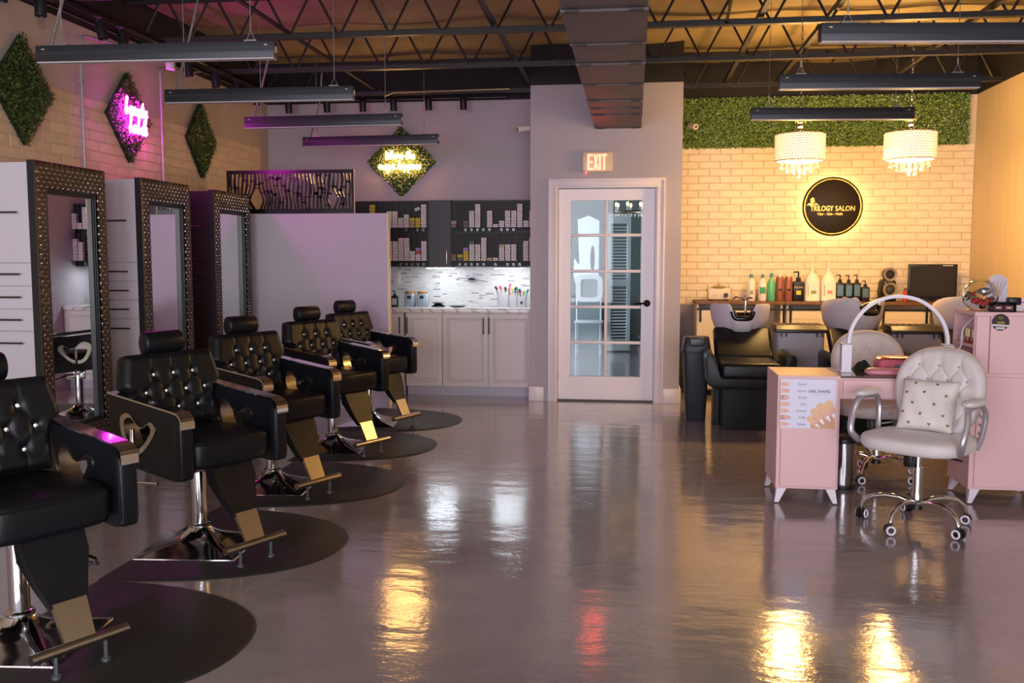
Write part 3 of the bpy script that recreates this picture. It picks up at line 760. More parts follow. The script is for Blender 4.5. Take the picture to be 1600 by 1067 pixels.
# single-stroke script for the neon tubes (unit x-height 1)
def arc(cx, cy, rx, ry, a0, a1, n=8):
    return [(cx + rx * math.cos(math.radians(a0 + (a1 - a0) * i / n)), cy + ry * math.sin(math.radians(a0 + (a1 - a0) * i / n))) for i in range(n + 1)]
GL = {
 'W': (1.5, [[(0, 1.9), (0.12, 1.6), (0.3, 0.1), (0.42, 0.1), (0.72, 1.3), (0.80, 1.3), (0.98, 0.1), (1.1, 0.15), (1.4, 1.9)]]),
 'h': (0.95, [[(0.0, 0.1), (0.25, 1.2), (0.36, 1.95), (0.22, 1.95), (0.15, 1.0), (0.13, 0)], [(0.13, 0.3), (0.35, 0.85), (0.6, 0.9), (0.66, 0.5), (0.68, 0.08), (0.92, 0.2)]]),
 'e': (0.8, [[(0, 0.4), (0.5, 0.6), (0.55, 0.9), (0.32, 1.0), (0.12, 0.6), (0.2, 0.1), (0.5, 0.0), (0.8, 0.3)]]),
 'r': (0.7, [[(0, 0.3), (0.18, 0.95), (0.3, 1.05), (0.36, 0.85), (0.55, 0.88), (0.5, 0.3), (0.7, 0.2)]]),
 't': (0.7, [[(0.05, 0.3), (0.35, 1.7), (0.28, 0.3), (0.42, 0.0), (0.68, 0.3)], [(0.05, 1.15), (0.62, 1.2)]]),
 'm': (1.35, [[(0, 0.3), (0.15, 0.9), (0.2, 0.05)], [(0.2, 0.4), (0.4, 0.9), (0.55, 0.85), (0.58, 0.05)], [(0.58, 0.4), (0.78, 0.92), (0.95, 0.85), (1.0, 0.1), (1.3, 0.3)]]),
 'n': (0.95, [[(0, 0.3), (0.15, 0.9), (0.2, 0.05)], [(0.2, 0.4), (0.42, 0.92), (0.6, 0.85), (0.65, 0.1), (0.92, 0.3)]]),
 'a': (0.9, [[(0.58, 0.85), (0.3, 0.98), (0.08, 0.6), (0.15, 0.1), (0.4, 0.1), (0.6, 0.85), (0.62, 0.1), (0.88, 0.3)]]),
 'g': (0.9, [[(0.58, 0.85), (0.3, 0.98), (0.08, 0.6), (0.15, 0.15), (0.4, 0.15), (0.6, 0.9), (0.55, -0.6), (0.25, -0.9), (0.1, -0.55), (0.5, -0.1), (0.9, 0.3)]]),
 'i': (0.45, [[(0, 0.3), (0.2, 0.95), (0.2, 0.1), (0.42, 0.3)], [(0.26, 1.35), (0.28, 1.45)]]),
 'c': (0.75, [[(0.55, 0.85), (0.32, 1.0), (0.1, 0.6), (0.18, 0.08), (0.45, 0.0), (0.75, 0.3)]]),
 'p': (0.9, [[(0, 0.3), (0.2, 0.95), (0.12, -0.9)], [(0.16, 0.6), (0.4, 0.98), (0.66, 0.7), (0.55, 0.12), (0.25, 0.1), (0.88, 0.3)]]),
 's': (0.7, [[(0, 0.3), (0.35, 1.05), (0.38, 0.6), (0.5, 0.25), (0.3, 0.0), (0.1, 0.1), (0.68, 0.3)]]),
 'b': (0.9, [[(0, 0.4), (0.28, 1.4), (0.32, 1.9), (0.18, 1.9), (0.12, 0.4), (0.3, 0.0), (0.58, 0.3), (0.5, 0.75), (0.4, 0.7), (0.9, 0.55)]]),
 'u': (0.95, [[(0, 0.5), (0.15, 0.95), (0.15, 0.2), (0.35, 0.0), (0.6, 0.3), (0.66, 0.95), (0.66, 0.1), (0.92, 0.3)]]),
 'y': (0.95, [[(0, 0.5), (0.15, 0.95), (0.17, 0.3), (0.35, 0.1), (0.6, 0.4), (0.66, 0.95), (0.58, -0.6), (0.3, -0.9), (0.15, -0.5), (0.9, 0.3)]]),
 ' ': (0.55, [])}
def neon(name, label, lines, size, r, m, to3, parent_loc, glow_m=None):
    t = thing(name, label, 'neon sign', parent_loc)
    for body, cx, z0 in lines:
        wd = sum(GL[c][0] for c in body) * size; x = cx - wd / 2
        for ch in body:
            adv, st = GL[ch]
            b = MB()
            for s in st:
                P = cat_rom([(x + a * size + 0.15 * q * size, z0 + q * size, 0) for a, q in s], 3)
                b.tube([to3(p.x, p.y) for p in P], r, n=5)
            if st: b.build('letter_tube', m, t, ang=60)
            x += adv * size
    return t
mag = mat('magenta_neon', 'ff80ff', 0.3, emit='ff28e8', es=95)
yel = mat('warm_neon', 'ffe0a0', 0.3, emit='ffbf70', es=52)
acr = mat('clear_acrylic', 'ffffff', 0.05, trans=1.0, alpha=0.25)
nm = neon('neon_words', 'glowing magenta script neon words on the middle left wall hedge diamond', [('beauty', 0.0, 0.0), ('babes', 0.02, -0.13)], 0.062, 0.0075, mag, lambda x, z: (0, x, z), (XL + 0.085, 6.72, 2.41))
ny_ = neon('neon_words', 'glowing warm yellow script neon words on the back wall hedge diamond', [('Where the', 0.0, 0.02), ('magic happens', 0.0, -0.085)], 0.040, 0.0065, yel, lambda x, z: (x, 0, z), (-2.375, YB - 0.085, 2.34))
for (p, ax) in ((nm, 'x'), (ny_, 'y')):
    for s in (-0.15, 0.15):
        a, b = ((-0.075, s, -0.02), (-0.01, s, -0.02)) if ax == 'x' else ((s, 0.075, -0.02), (s, 0.01, -0.02))
        MB().cyl(a, b, 0.004, n=6).build('standoff', chrome, p)

# backlit round salon sign
gold = mat('brushed_gold', 'c79a4b', 0.25, 0.9)
goldt = mat('gold_lettering', 'd8b064', 0.35, 0.6)
sg = thing('salon_sign', 'round black salon sign with gold ring and lettering, backlit on the brick wall', 'sign', (1.956, YR - 0.06, 1.862))
fy = Matrix.Rotation(PI / 2, 4, 'X')
MB().lathe([(0.288, 0.0), (0.292, 0.004), (0.292, 0.016), (0.286, 0.02), (0.0001, 0.02)], 64, M=fy).build('disc', mat('black_sign_face', '241a10', 0.55, spec=0.25), sg)
MB().lathe([(0.262, 0.018), (0.262, 0.028), (0.266, 0.031), (0.276, 0.031), (0.280, 0.028), (0.280, 0.018)], 64, M=fy, cap=False).build('gold_ring', gold, sg)
for sx in (-0.271, 0.271): MB().cyl((sx, -0.02, 0), (sx, -0.036, 0), 0.009, n=14).build('screw_cap', gold, sg)
MB().lathe([(0.255, -0.012), (0.27, -0.012), (0.27, -0.002), (0.255, -0.002)], 64, M=fy, cap=False).build('led_strip', mat('sign_led', 'ffe9c0', 0.4, emit='ffc874', es=26), sg)
for a in range(4): MB().cyl((0.2 * math.cos(a * PI / 2 + .7), 0.0, 0.2 * math.sin(a * PI / 2 + .7)), (0.2 * math.cos(a * PI / 2 + .7), 0.048, 0.2 * math.sin(a * PI / 2 + .7)), 0.008, n=8).build('standoff', black_metal, sg)
tm = [('TRILOGY', 0.072, -0.215, -0.043, 0.75, 0.0009), ('SALON', 0.070, 0.024, -0.043, 0.86, 0), ('Hair - Skin - Nails', 0.036, -0.143, -0.085, 0.93, 0.0004)]
for body, sz, x, z, sx, bo in tm:
    link('lettering', text_mesh(body, sz, goldt, 0.002, 'LEFT', sx, bo), sg, (x, -0.0225, z), (PI / 2, 0, 0))
emb = MB()
for poly in ([(-0.252, 0.012), (-0.235, 0.030), (-0.21, 0.037), (-0.20, 0.027), (-0.175, 0.024), (-0.165, 0.035), (-0.15, 0.028), (-0.135, 0.012), (-0.155, 0.017), (-0.18, 0.016), (-0.215, 0.012)],
             [(-0.212, 0.042), (-0.216, 0.075), (-0.205, 0.082), (-0.195, 0.092), (-0.190, 0.080), (-0.178, 0.088), (-0.182, 0.072), (-0.172, 0.05), (-0.185, 0.035), (-0.20, 0.034)]):
    emb.prism(poly, 'y', -0.0245, -0.021)
emb.build('emblem', goldt, sg, ang=0)
# ================================================================== PENDANTS, TRACK LIGHTS, CONDUITS, CHANDELIERS
pend_m = mat('anthracite_pendant', '2d2f35', 0.45, 0.3)
lens_m = mat('frosted_lens', 'b6aeb2', 0.5)
flex = mat('flex_conduit', '8d8a88', 0.35, 0.6, bump=0.6, bscale=400, stretch=(0.05, 0.05, 1))
wire = mat('steel_wire', '8d8788', 0.4, 0.6)
def pendant(label, x0, x1, y0, y1, flexed, h=0.082):
    L = math.hypot(x1 - x0, y1 - y0); a = math.atan2(y1 - y0, x1 - x0)
    t = thing('linear_pendant', label, 'pendant light', ((x0 + x1) / 2, (y0 + y1) / 2, 2.40), a, 'switched off linear pendants under the joists')
    b = MB().box(-L / 2, L / 2, -0.028, 0.028, -h / 2, h / 2, bev=0.003).box(-L / 2 - 0.0, L / 2, -0.0295, -0.028, -h * 0.1, h * 0.1)
    bd = b.build('housing', pend_m, t, ang=30)
    MB().box(-L / 2 + 0.004, L / 2 - 0.004, -0.024, 0.024, -h / 2 - 0.006, -h / 2).build('lens', lens_m, bd, ang=0)
    MB().box(L / 2, L / 2 + 0.002, -0.012, 0.012, -0.016, 0.016).box(-L / 2 + 0.035, -L / 2 + 0.05, -0.0305, -0.0295, 0.018, 0.023).box(L / 2 - 0.05, L / 2 - 0.035, -0.0305, -0.0295, 0.018, 0.023).build('clip', mat('pale_clip', 'cdb5a4', 0.4), bd, ang=0)
    for s in (-1, 1):
        xs = s * (L / 2 - 0.13)
        MB().cyl((xs, 0, h / 2 + 0.08), (xs, 0, 0.93), 0.0022, n=5).cyl((xs, 0, h / 2 + 0.055), (xs, 0, h / 2 + 0.09), 0.005, n=6).tube([(xs, 0, h / 2 + 0.06), (xs - 0.022, 0, h / 2 + 0.008)], 0.0015, n=4).tube([(xs, 0, h / 2 + 0.06), (xs + 0.022, 0, h / 2 + 0.008)], 0.0015, n=4).box(xs - 0.032, xs + 0.032, -0.012, 0.012, h / 2, h / 2 + 0.01).build('hanger', wire, t)
    if flexed:
        xs = -L / 2 + 0.10
        P = cat_rom([(xs - 0.03, 0, h / 2), (xs, 0.01, 0.16), (xs + 0.05, 0.02, 0.34), (xs + 0.11 * flexed, 0.05, 0.62)], 6)
        MB().tube([tuple(p) for p in P], 0.0085, n=8).build('flexible_conduit', flex, t)
for (x0, x1, y0, y1, fl, lab) in ((-3.085, -1.815, 4.62, 4.665, 1, 'linear pendant nearest the camera on the left, over the first chairs'),
        (-3.045, -1.785, 5.89, 5.915, 1, 'second linear pendant from the camera on the left'), (-3.015, -1.756, 7.085, 7.05, 1, 'third linear pendant from the camera on the left'),
        (-2.985, -1.724, 8.30, 8.24, 0.6, 'farthest linear pendant on the left, in front of the yellow neon words'), (0.856, 2.06, 4.655, 4.80, 0, 'linear pendant at the top right picture edge'),
        (0.853, 2.03, 5.89, 5.99, 0, 'middle linear pendant of the three on the right'), (0.839, 2.01, 7.13, 7.25, 0, 'lowest in view linear pendant on the right, in front of the chandeliers')):
    pendant(lab, x0, x1, y0, y1, fl)

def head(t, p, tiltx, tilty, m=black_metal):
    M = Matrix.Translation(p) @ Matrix.Rotation(tilty, 4, 'Y') @ Matrix.Rotation(tiltx, 4, 'X')
    h = MB().cyl((0, 0, 0.0), (0, 0, 0.028), 0.010, n=8).build('lamp_head', m, t) if False else None
    b = MB().lathe([(0.012, -0.045), (0.031, -0.047), (0.034, -0.055), (0.034, -0.155), (0.031, -0.158), (0.029, -0.148), (0.0005, -0.140)], 18, M=M)
    b.cyl((p[0], p[1], p[2]), (p[0], p[1], p[2] - 0.05), 0.007, n=8).box(p[0] - 0.016, p[0] + 0.016, p[1] - 0.03, p[1] + 0.03, p[2] - 0.012, p[2] + 0.004)
    return b.build('lamp_head', m, t)
rail_m = mat('black_track_rail', '1d1a1e', 0.18, 0.6)
tl = thing('track_light', 'black track light with angled spots along the top of the left wall', 'track light', (-3.5, 6.9, 2.945))
MB().box(-0.018, 0.018, -2.6, 2.2, -0.012, 0.012).box(-0.018, -0.013, -2.6, 2.2, -0.02, -0.012).box(0.013, 0.018, -2.6, 2.2, -0.02, -0.012).build('rail', rail_m, tl, ang=0)
MB().box(-0.14, -0.12, -2.6, 2.2, -0.03, -0.012).build('wire_channel', rail_m, tl, ang=0)
for y, ty in ((4.95, 0.1), (5.28, 0.0), (5.88, -0.25), (6.15, -0.2), (6.85, 0.0), (7.12, -0.1), (7.6, -0.1), (8.02, -0.1), (8.5, 0.0)):
    head(tl, (0, y - 6.9, -0.015), 0.0, ty, black_metal if y != 6.85 else mat('pale_lamp_head', 'c7b9c4', 0.4))
tb = thing('track_light', 'black track light with six small spots along the kitchenette wall', 'track light', (-2.55, 9.22, 2.93))
MB().box(-1.1, 1.3, -0.018, 0.018, -0.012, 0.012).build('rail', rail_m, tb, ang=0)
for x in (-3.47, -3.07, -2.70, -2.385, -2.03, -1.68):
    o = head(tb, (x + 2.55, 0, 0.035), 0.15, 0.0)
tg = MB().tube([(-2.44, 9.1, 2.93), (-2.35, 9.1, 2.965), (-2.2, 9.1, 2.965), (-1.2, 9.1, 2.975)], 0.008, n=6).build('electrical_conduit', mat('brassy_conduit', '8f7a52', 0.35, 0.7))
tag(tg, 'thin brassy conduit along the ceiling above the kitchenette wall', 'conduit')
cond = mat('galvanised_conduit', 'a39ca3', 0.4, 0.3)
for y, lab in ((6.10, 'grey wall conduit with bent top, left of the magenta neon diamond'), (7.195, 'grey wall conduit with bent top, right of the magenta neon diamond')):
    P = [(XL + 0.035, y, 1.93), (XL + 0.035, y, 2.80)] + [(XL + 0.035, y + 0.07 - 0.07 * math.cos(a), 2.80 + 0.07 * math.sin(a)) for a in (0.4, 0.8, 1.2, 1.57)] + [(XL + 0.035, y + 0.45, 2.905), (XL + 0.05, y + 0.7, 2.97)]
    o = MB().tube(P, 0.011, n=10).build('electrical_conduit', cond); tag(o, lab, 'conduit')
    for z in (1.95, 2.55): MB().box(XL + 0.019, XL + 0.05, y - 0.016, y + 0.016, z - 0.006, z + 0.006).build('strap', cond, o, ang=0)

# crystal drum chandeliers
shade_core = mat('lit_fabric_liner', 'ffe9c4', 0.5, emit='ffc070', es=4.4)
bead_m = mat('crystal_bead', 'fff6e6', 0.05, 0.0, emit='ffc26a', es=0.25, coat=1.0)
def drop_mat():
    m = bpy.data.materials.new('crystal_drop'); m.use_nodes = True; N = m.node_tree.nodes; L = m.node_tree.links; N.remove(N['Principled BSDF'])
    t_ = N.new('ShaderNodeBsdfTransparent'); g = N.new('ShaderNodeBsdfGlossy'); g.inputs['Roughness'].default_value = 0.05; g.inputs[0].default_value = (1, 0.95, 0.88, 1)
    lw = N.new('ShaderNodeLayerWeight'); lw.inputs[0].default_value = 0.55; mx = N.new('ShaderNodeMixShader'); L.new(lw.outputs['Fresnel'], mx.inputs[0]); L.new(t_.outputs[0], mx.inputs[1]); L.new(g.outputs[0], mx.inputs[2]); L.new(mx.outputs[0], N['Material Output'].inputs[0]); return m
drop_m = drop_mat()
def chandelier(label, x, y):
    t = thing('chandelier', label, 'chandelier', (x, y, 2.03), 0, 'crystal drum chandeliers over the shampoo area')
    R = 0.197; z0, z1 = 0.125, 0.345
    MB().lathe([(R - 0.016, z0), (R - 0.016, z1), (R - 0.019, z1), (R - 0.019, z0)], 40, cap=False).build('shade_liner', shade_core, t)
    for z in (z0, z1): MB().tube([(R * math.cos(a), R * math.sin(a), z) for a in [2 * PI * i / 40 for i in range(40)]], 0.005, n=6, closed=True).build('shade_ring', chrome, t)
    b = MB(); nb = 56; nr = 11
    bb = bmesh.new(); bmesh.ops.create_icosphere(bb, subdivisions=1, radius=0.0105); bv = [v.co.copy() for v in bb.verts]; bf = [[v.index for v in f.verts] for f in bb.faces]; bb.free()
    V = []; F = []
    for r in range(nr):
        for k in range(nb):
            a = 2 * PI * (k + 0.5 * (r % 2)) / nb; c = Vector((R * math.cos(a), R * math.sin(a), z0 + 0.01 + r * (z1 - z0 - 0.02) / (nr - 1)))
            i = len(V); V += [tuple(v + c) for v in bv]; F += [tuple(q + i for q in f) for f in bf]
    me = bpy.data.meshes.new('crystal_beads'); me.from_pydata(V, [], F); me.materials.append(bead_m); o = link('crystal_beads', me, t); o['kind'] = 'stuff'
    # hanging drops on strings
    rr = random.Random(int(x * 100))
    V = []; n = 0
    for ring, cnt, ln in ((0.150, 16, 0.045), (0.10, 11, 0.07), (0.05, 6, 0.09), (0.0, 1, 0.12)):
        for k in range(cnt):
            a = 2 * PI * k / max(cnt, 1) + ring * 9; l = ln * rr.uniform(0.75, 1.15)
            px, py = ring * math.cos(a), ring * math.sin(a)
            d = MB(); zt = z0 - 0.005
            q = 0
            while q < l - 0.02: d.ico((px, py, zt - q), 0.0065, 1); q += 0.016
            d.lathe([(0.0008, 0.0), (0.004, -0.008), (0.0105, -0.022), (0.009, -0.031), (0.0008, -0.036)], 8, c=(px, py, zt - q + 0.006))
            d.build('crystal_drop', drop_m, t, ang=0); n += 1
    # stem of glass balls, chain and canopy
    st = MB()
    for z, r_ in ((0.375, 0.027), (0.415, 0.026), (0.448, 0.02)): st.sph((0, 0, z), r_, 14)
    st.cyl((0, 0, 0.34), (0, 0, 0.50), 0.006, n=8)
    st.build('stem', drop_m if False else chrome, t)
    for k in range(4):
        a = k * PI / 2 + 0.3
        MB().lathe([(0.001, 0.0), (0.004, -0.01), (0.010, -0.035), (0.001, -0.055)], 8, c=(0.045 * math.cos(a), 0.045 * math.sin(a), 0.49)).tube([(0, 0, 0.49), (0.045 * math.cos(a), 0.045 * math.sin(a), 0.492)], 0.002, n=5).build('crystal_drop', drop_m, t, ang=0)
    for k in range(22):
        z = 0.505 + k * 0.036
        M = Matrix.Translation((0, 0, z + 0.018)) @ Matrix.Rotation(PI / 2 * (k % 2), 4, 'Z')
        MB().tube([(0.009 * math.cos(a), 0, 0.024 * math.sin(a)) for a in [2 * PI * i / 10 for i in range(10)]], 0.0028, n=5, closed=True, M=M).build('chain_link', chrome, t)
    for z in (0.0,):
        for k in range(4):
            a = k * PI / 2 + PI / 4
            MB().sph((0.07 * math.cos(a), 0.07 * math.sin(a), 0.21), 0.018, 8, sz=1.4).build('bulb', mat('warm_bulb', 'fff0d0', 0.4, emit='ffbe68', es=20), t)
    # the lamp's own light
    l = bpy.data.lights.new('chandelier_light', 'POINT'); l.energy = 64; l.color = (1.0, 0.585, 0.185); l.shadow_soft_size = 0.12
    lo = bpy.data.objects.new('chandelier_light', l); col.objects.link(lo); lo.parent = t; lo.location = (0, 0, 0.02)
    l = bpy.data.lights.new('chandelier_uplight', 'POINT'); l.energy = 36; l.color = (1.0, 0.61, 0.21); l.shadow_soft_size = 0.06
    lo = bpy.data.objects.new('chandelier_uplight', l); col.objects.link(lo); lo.parent = t; lo.location = (0, 0, 0.33)
chandelier('left crystal drum chandelier of the two, glowing warm white', 1.365, 8.15)
chandelier('right crystal drum chandelier of the two, glowing warm white', 2.245, 8.15)
# ================================================================== KITCHENETTE
cabw = mat('cream_cabinet_paint', 'd6cbc9', 0.45, var=0.015, vscale=3)
blackp = mat('black_pull', '17171a', 0.4, 0.3)
def raised_door(t, x0, x1, z0, z1, y, hx, name='door'):
    b = MB().box(x0 + 0.002, x1 - 0.002, y - 0.019, y, z0, z1, bev=0.003)
    w_ = 0.045
    b.loft([[(x0 + w_, y - 0.0195, z0 + w_), (x1 - w_, y - 0.0195, z0 + w_), (x1 - w_, y - 0.0195, z1 - w_), (x0 + w_, y - 0.0195, z1 - w_)],
            [(x0 + w_ + 0.006, y - 0.026, z0 + w_ + 0.006), (x1 - w_ - 0.006, y - 0.026, z0 + w_ + 0.006), (x1 - w_ - 0.006, y - 0.026, z1 - w_ - 0.006), (x0 + w_ + 0.006, y - 0.026, z1 - w_ - 0.006)],
            [(x0 + w_ + 0.014, y - 0.0185, z0 + w_ + 0.014), (x1 - w_ - 0.014, y - 0.0185, z0 + w_ + 0.014), (x1 - w_ - 0.014, y - 0.0185, z1 - w_ - 0.014), (x0 + w_ + 0.014, y - 0.0185, z1 - w_ - 0.014)],
            [(x0 + w_ + 0.030, y - 0.027, z0 + w_ + 0.030), (x1 - w_ - 0.030, y - 0.027, z0 + w_ + 0.030), (x1 - w_ - 0.030, y - 0.027, z1 - w_ - 0.030), (x0 + w_ + 0.030, y - 0.027, z1 - w_ - 0.030)]])
    d_ = b.build(name, cabw, t, ang=15)
    if hx is not None:
        zc = (0.615 + 0.775) / 2 - 0
        MB().box(hx - 0.005, hx + 0.005, y - 0.052, y - 0.042, zc - 0.08, zc + 0.08, bev=0.002).cyl((hx, y - 0.045, zc - 0.06), (hx, y - 0.018, zc - 0.06), 0.004, n=6).cyl((hx, y - 0.045, zc + 0.06), (hx, y - 0.018, zc + 0.06), 0.004, n=6).build('handle', blackp, d_)
    return d_
yk = 8.97
def base_unit(label, x0, x1, doors):
    t = thing('base_cabinet', label, 'cabinet', ((x0 + x1) / 2, yk, 0), 0, 'cream kitchenette base cabinets')
    c = (x0 + x1) / 2
    MB().box(x0 - c + 0.001, x1 - c - 0.001, 0, 0.52, 0.092, 0.818).build('body', cabw, t, ang=0)
    MB().box(x0 - c, x1 - c, 0.045, 0.06, 0, 0.092).build('toe_kick', mat('toe_kick_grey', 'b9b1bd', 0.5), t, ang=0)
    for a, b, h in doors: raised_door(t, a - c, b - c, 0.098, 0.812, 0.0, None if h is None else h - c)
base_unit('cream base cabinet half hidden behind the lavender partition', -2.80, -2.235, [(-2.80, -2.235, -2.27)])
base_unit('narrow cream base cabinet with one door beside the farthest styling chair', -2.215, -1.85, [(-2.215, -1.85, -2.195)])
base_unit('wide cream base cabinet with two doors beside the glazed door wall', -1.85, -0.966, [(-1.846, -1.395, -1.438), (-1.39, -0.968, -1.382)])
o = MB().box(-3.6, -2.80, yk + 0.001, 9.49, 0.0, 0.818).build('base_cabinet', cabw, None, ang=0)
bpy.data.objects.remove(o)
def marble(name):
    m = bpy.data.materials.new(name); m.use_nodes = True; N = m.node_tree.nodes; L = m.node_tree.links; b = N['Principled BSDF']
    tc = N.new('ShaderNodeTexCoord'); wv = N.new('ShaderNodeTexWave'); wv.inputs['Scale'].default_value = 3.2; wv.inputs['Distortion'].default_value = 9; wv.inputs['Detail'].default_value = 4
    mp = N.new('ShaderNodeMapping'); mp.inputs['Rotation'].default_value = (0.3, 0.5, 0.6); L.new(tc.outputs['Object'], mp.inputs[0]); L.new(mp.outputs[0], wv.inputs[0])
    cr = N.new('ShaderNodeValToRGB'); L.new(wv.outputs['Fac'], cr.inputs[0]); e = cr.color_ramp.elements
    e[0].position = 0.0; e[0].color = (*lin('b9b0ab'), 1); e[1].position = 0.2; e[1].color = (*lin('e6e0de'), 1)
    L.new(cr.outputs[0], b.inputs['Base Color']); b.inputs['Roughness'].default_value = 0.2; return m
wt = MB().box(-3.0, -0.966, 8.935, 9.488, 0.82, 0.86, bev=0.004).build('worktop', marble('veined_worktop'))
tag(wt, 'veined white marble look worktop over the cream base cabinets', 'worktop')
def mosaic():
    m = bpy.data.materials.new('linear_mosaic'); m.use_nodes = True; N = m.node_tree.nodes; L = m.node_tree.links; b = N['Principled BSDF']
    tc = N.new('ShaderNodeTexCoord'); sp = N.new('ShaderNodeSeparateXYZ'); cb = N.new('ShaderNodeCombineXYZ'); L.new(tc.outputs['Object'], sp.inputs[0]); L.new(sp.outputs['X'], cb.inputs[0]); L.new(sp.outputs['Z'], cb.inputs[1])
    bt = N.new('ShaderNodeTexBrick'); L.new(cb.outputs[0], bt.inputs['Vector']); bt.inputs['Scale'].default_value = 1
    bt.inputs['Brick Width'].default_value = 0.075; bt.inputs['Row Height'].default_value = 0.0125; bt.inputs['Mortar Size'].default_value = 0.0012; bt.offset = 0.37; bt.squash = 0.6; bt.squash_frequency = 3
    bt.inputs['Color1'].default_value = (0, 0, 0, 1); bt.inputs['Color2'].default_value = (1, 1, 1, 1); bt.inputs['Mortar'].default_value = (0.25, 0.25, 0.25, 1); bt.inputs['Bias'].default_value = 0.0
    cr = N.new('ShaderNodeValToRGB'); L.new(bt.outputs['Color'], cr.inputs[0]); e = cr.color_ramp.elements
    e[0].position = 0.0; e[0].color = (*lin('7c7b86'), 1); e[1].position = 0.09; e[1].color = (*lin('d5d3cf'), 1)
    e2 = e.new(0.05); e2.color = (*lin('9a979b'), 1); e3 = e.new(0.5); e3.color = (*lin('e4e2de'), 1); e4 = e.new(1.0); e4.color = (*lin('d2cfcd'), 1)
    n = N.new('ShaderNodeTexNoise'); n.inputs['Scale'].default_value = 30; mx = N.new('ShaderNodeMixRGB'); mx.blend_type = 'MULTIPLY'; mx.inputs[0].default_value = 0.25
    L.new(tc.outputs['Object'], n.inputs['Vector']); L.new(cr.outputs[0], mx.inputs[1]); L.new(n.outputs['Color'], mx.inputs[2])
    L.new(mx.outputs[0], b.inputs['Base Color']); b.inputs['Roughness'].default_value = 0.25; return m
MB().box(-3.0, -0.964, YB - 0.012, YB, 0.86, 1.29).build('mosaic_backsplash', mosaic(), w_back, ang=0)

# --- colour racks and the upper cabinet between them
rackm = mat('black_rack', '0b0a0b', 0.5)
rackb = mat('dark_rack_slot', '1e1c1c', 0.6)
BXW, BXH, PT = 0.0478, 0.0285, 0.0328
def rack(label, x0, x1, pitch, off):
    t = thing('colour_rack', label, 'rack', (x0, 9.2, 1.265)); W = x1 - x0; H = 0.655; D = 0.13
    MB().box(0, W, 0.012, D, 0, H).build('back_panel', rackb, t, ang=0)
    MB().box(0, W, 0, D, 0, 0.012).box(0, W, 0, D, H - 0.014, H).box(0, 0.008, 0, D, 0, H).box(W - 0.008, W, 0, D, 0, H).box(0, W, -0.002, 0.012, 0.335, 0.352).build('frame', rackm, t, ang=0)
    x = off
    while x < W - 0.004:
        MB().box(x - 0.0035, x + 0.0035, -0.001, 0.014, 0.012, H - 0.014).build('divider', rackm, t, ang=0); x += pitch
    for zz in (0.056, 0.385): MB().box(0, W, -0.05, 0.012, zz, zz + 0.004).build('ledge', rackm, t, ang=0)
    return t
RL0, RL1, RR0, RR1 = -2.80, -2.03, -1.80, -0.968
rack('black hair colour rack left of the charcoal wall cabinet', RL0, RL1, 0.0585, RL1 - RL0 - 7 * 0.0585 - 0.01 - 6 * 0.0585 + 0.0)
rack('black hair colour rack right of the charcoal wall cabinet', RR0, RR1, 0.0595, 0.0)
uc = thing('wall_cabinet', 'charcoal wall cabinet with a slim metal handle between the colour racks', 'cabinet', (-1.915, 9.2, 1.265))
char = mat('charcoal_cabinet', '3b393d', 0.5, var=0.03, vscale=4)
MB().box(-0.113, 0.113, 0.0, 0.29, 0, 0.658).build('body', char, uc, ang=0)
dd = MB().box(-0.112, 0.112, -0.018, 0.0, 0.002, 0.656, bev=0.002).build('door', char, uc, ang=0)
MB().box(0.068, 0.076, -0.045, -0.037, 0.025, 0.175, bev=0.002).cyl((0.072, -0.04, 0.04), (0.072, -0.017, 0.04), 0.003, n=6).cyl((0.072, -0.04, 0.16), (0.072, -0.017, 0.16), 0.003, n=6).build('handle', brushed, dd)
MB().box(-0.36 - 1.915 + 1.915, 0.36, 0.1, 0.295, 0, 0.002).build('bottom_panel', char, uc, ang=0)
for k, xx in enumerate((-1.925, -1.23)):
    u = thing('under_cabinet_light', ('lit white strip light under the charcoal wall cabinet', 'lit white strip light under the right colour rack')[k], 'strip light', (xx, 9.26, 1.263), 0, 'under cabinet strip lights')
    MB().box(-0.145, 0.145, -0.02, 0.02, -0.012, 0).build('housing', cam_white, u, ang=0)
    MB().box(-0.14, 0.14, -0.018, 0.018, -0.016, -0.012).build('diffuser', mat('cool_led', 'ffffff', 0.4, emit='e8f4ff', es=70), u, ang=0)
# shelf backs so the racks hang on the wall
MB().box(RL0, RL1, 9.33, YB, 1.265, 1.92).build('rack_mounting_box', rackm, w_back, ang=0)
MB().box(RR0, RR1, 9.33, YB, 1.265, 1.92).build('rack_mounting_box', rackm, w_back, ang=0)

BOXC = {'w': ('white', mat('white_box', 'e2d6d4', 0.55, randv=0.06)), 'y': ('yellow', mat('yellow_box', 'd3b405', 0.5)), 'b': ('brown', mat('brown_box', '8a6350', 0.55)), 'r': ('red', mat('red_box', 'b9443a', 0.5)),
        'l': ('lilac', mat('lilac_box', 'a488c4', 0.5)), 'g': ('grey', mat('grey_box', '5a5b58', 0.55)), 'o': ('golden', mat('golden_box', 'b99662', 0.4)), 'p': ('pinkish', mat('pinkish_box', 'b08d8c', 0.5))}
box_me = {}
print_m = mat('box_print', '5f4d4f', 0.6)
def colour_box_mesh(c):
    if c not in box_me:
        me = MB().box(-BXW / 2, BXW / 2, 0, 0.044, 0, BXH).mesh('colour_box', BOXC[c][1], 0)
        lb = MB().box(-BXW * 0.3, BXW * 0.3, -0.0006, 0, BXH * 0.36, BXH * 0.58).mesh('box_label', print_m, 0)
        box_me[c] = (me, lb)
    return box_me[c]
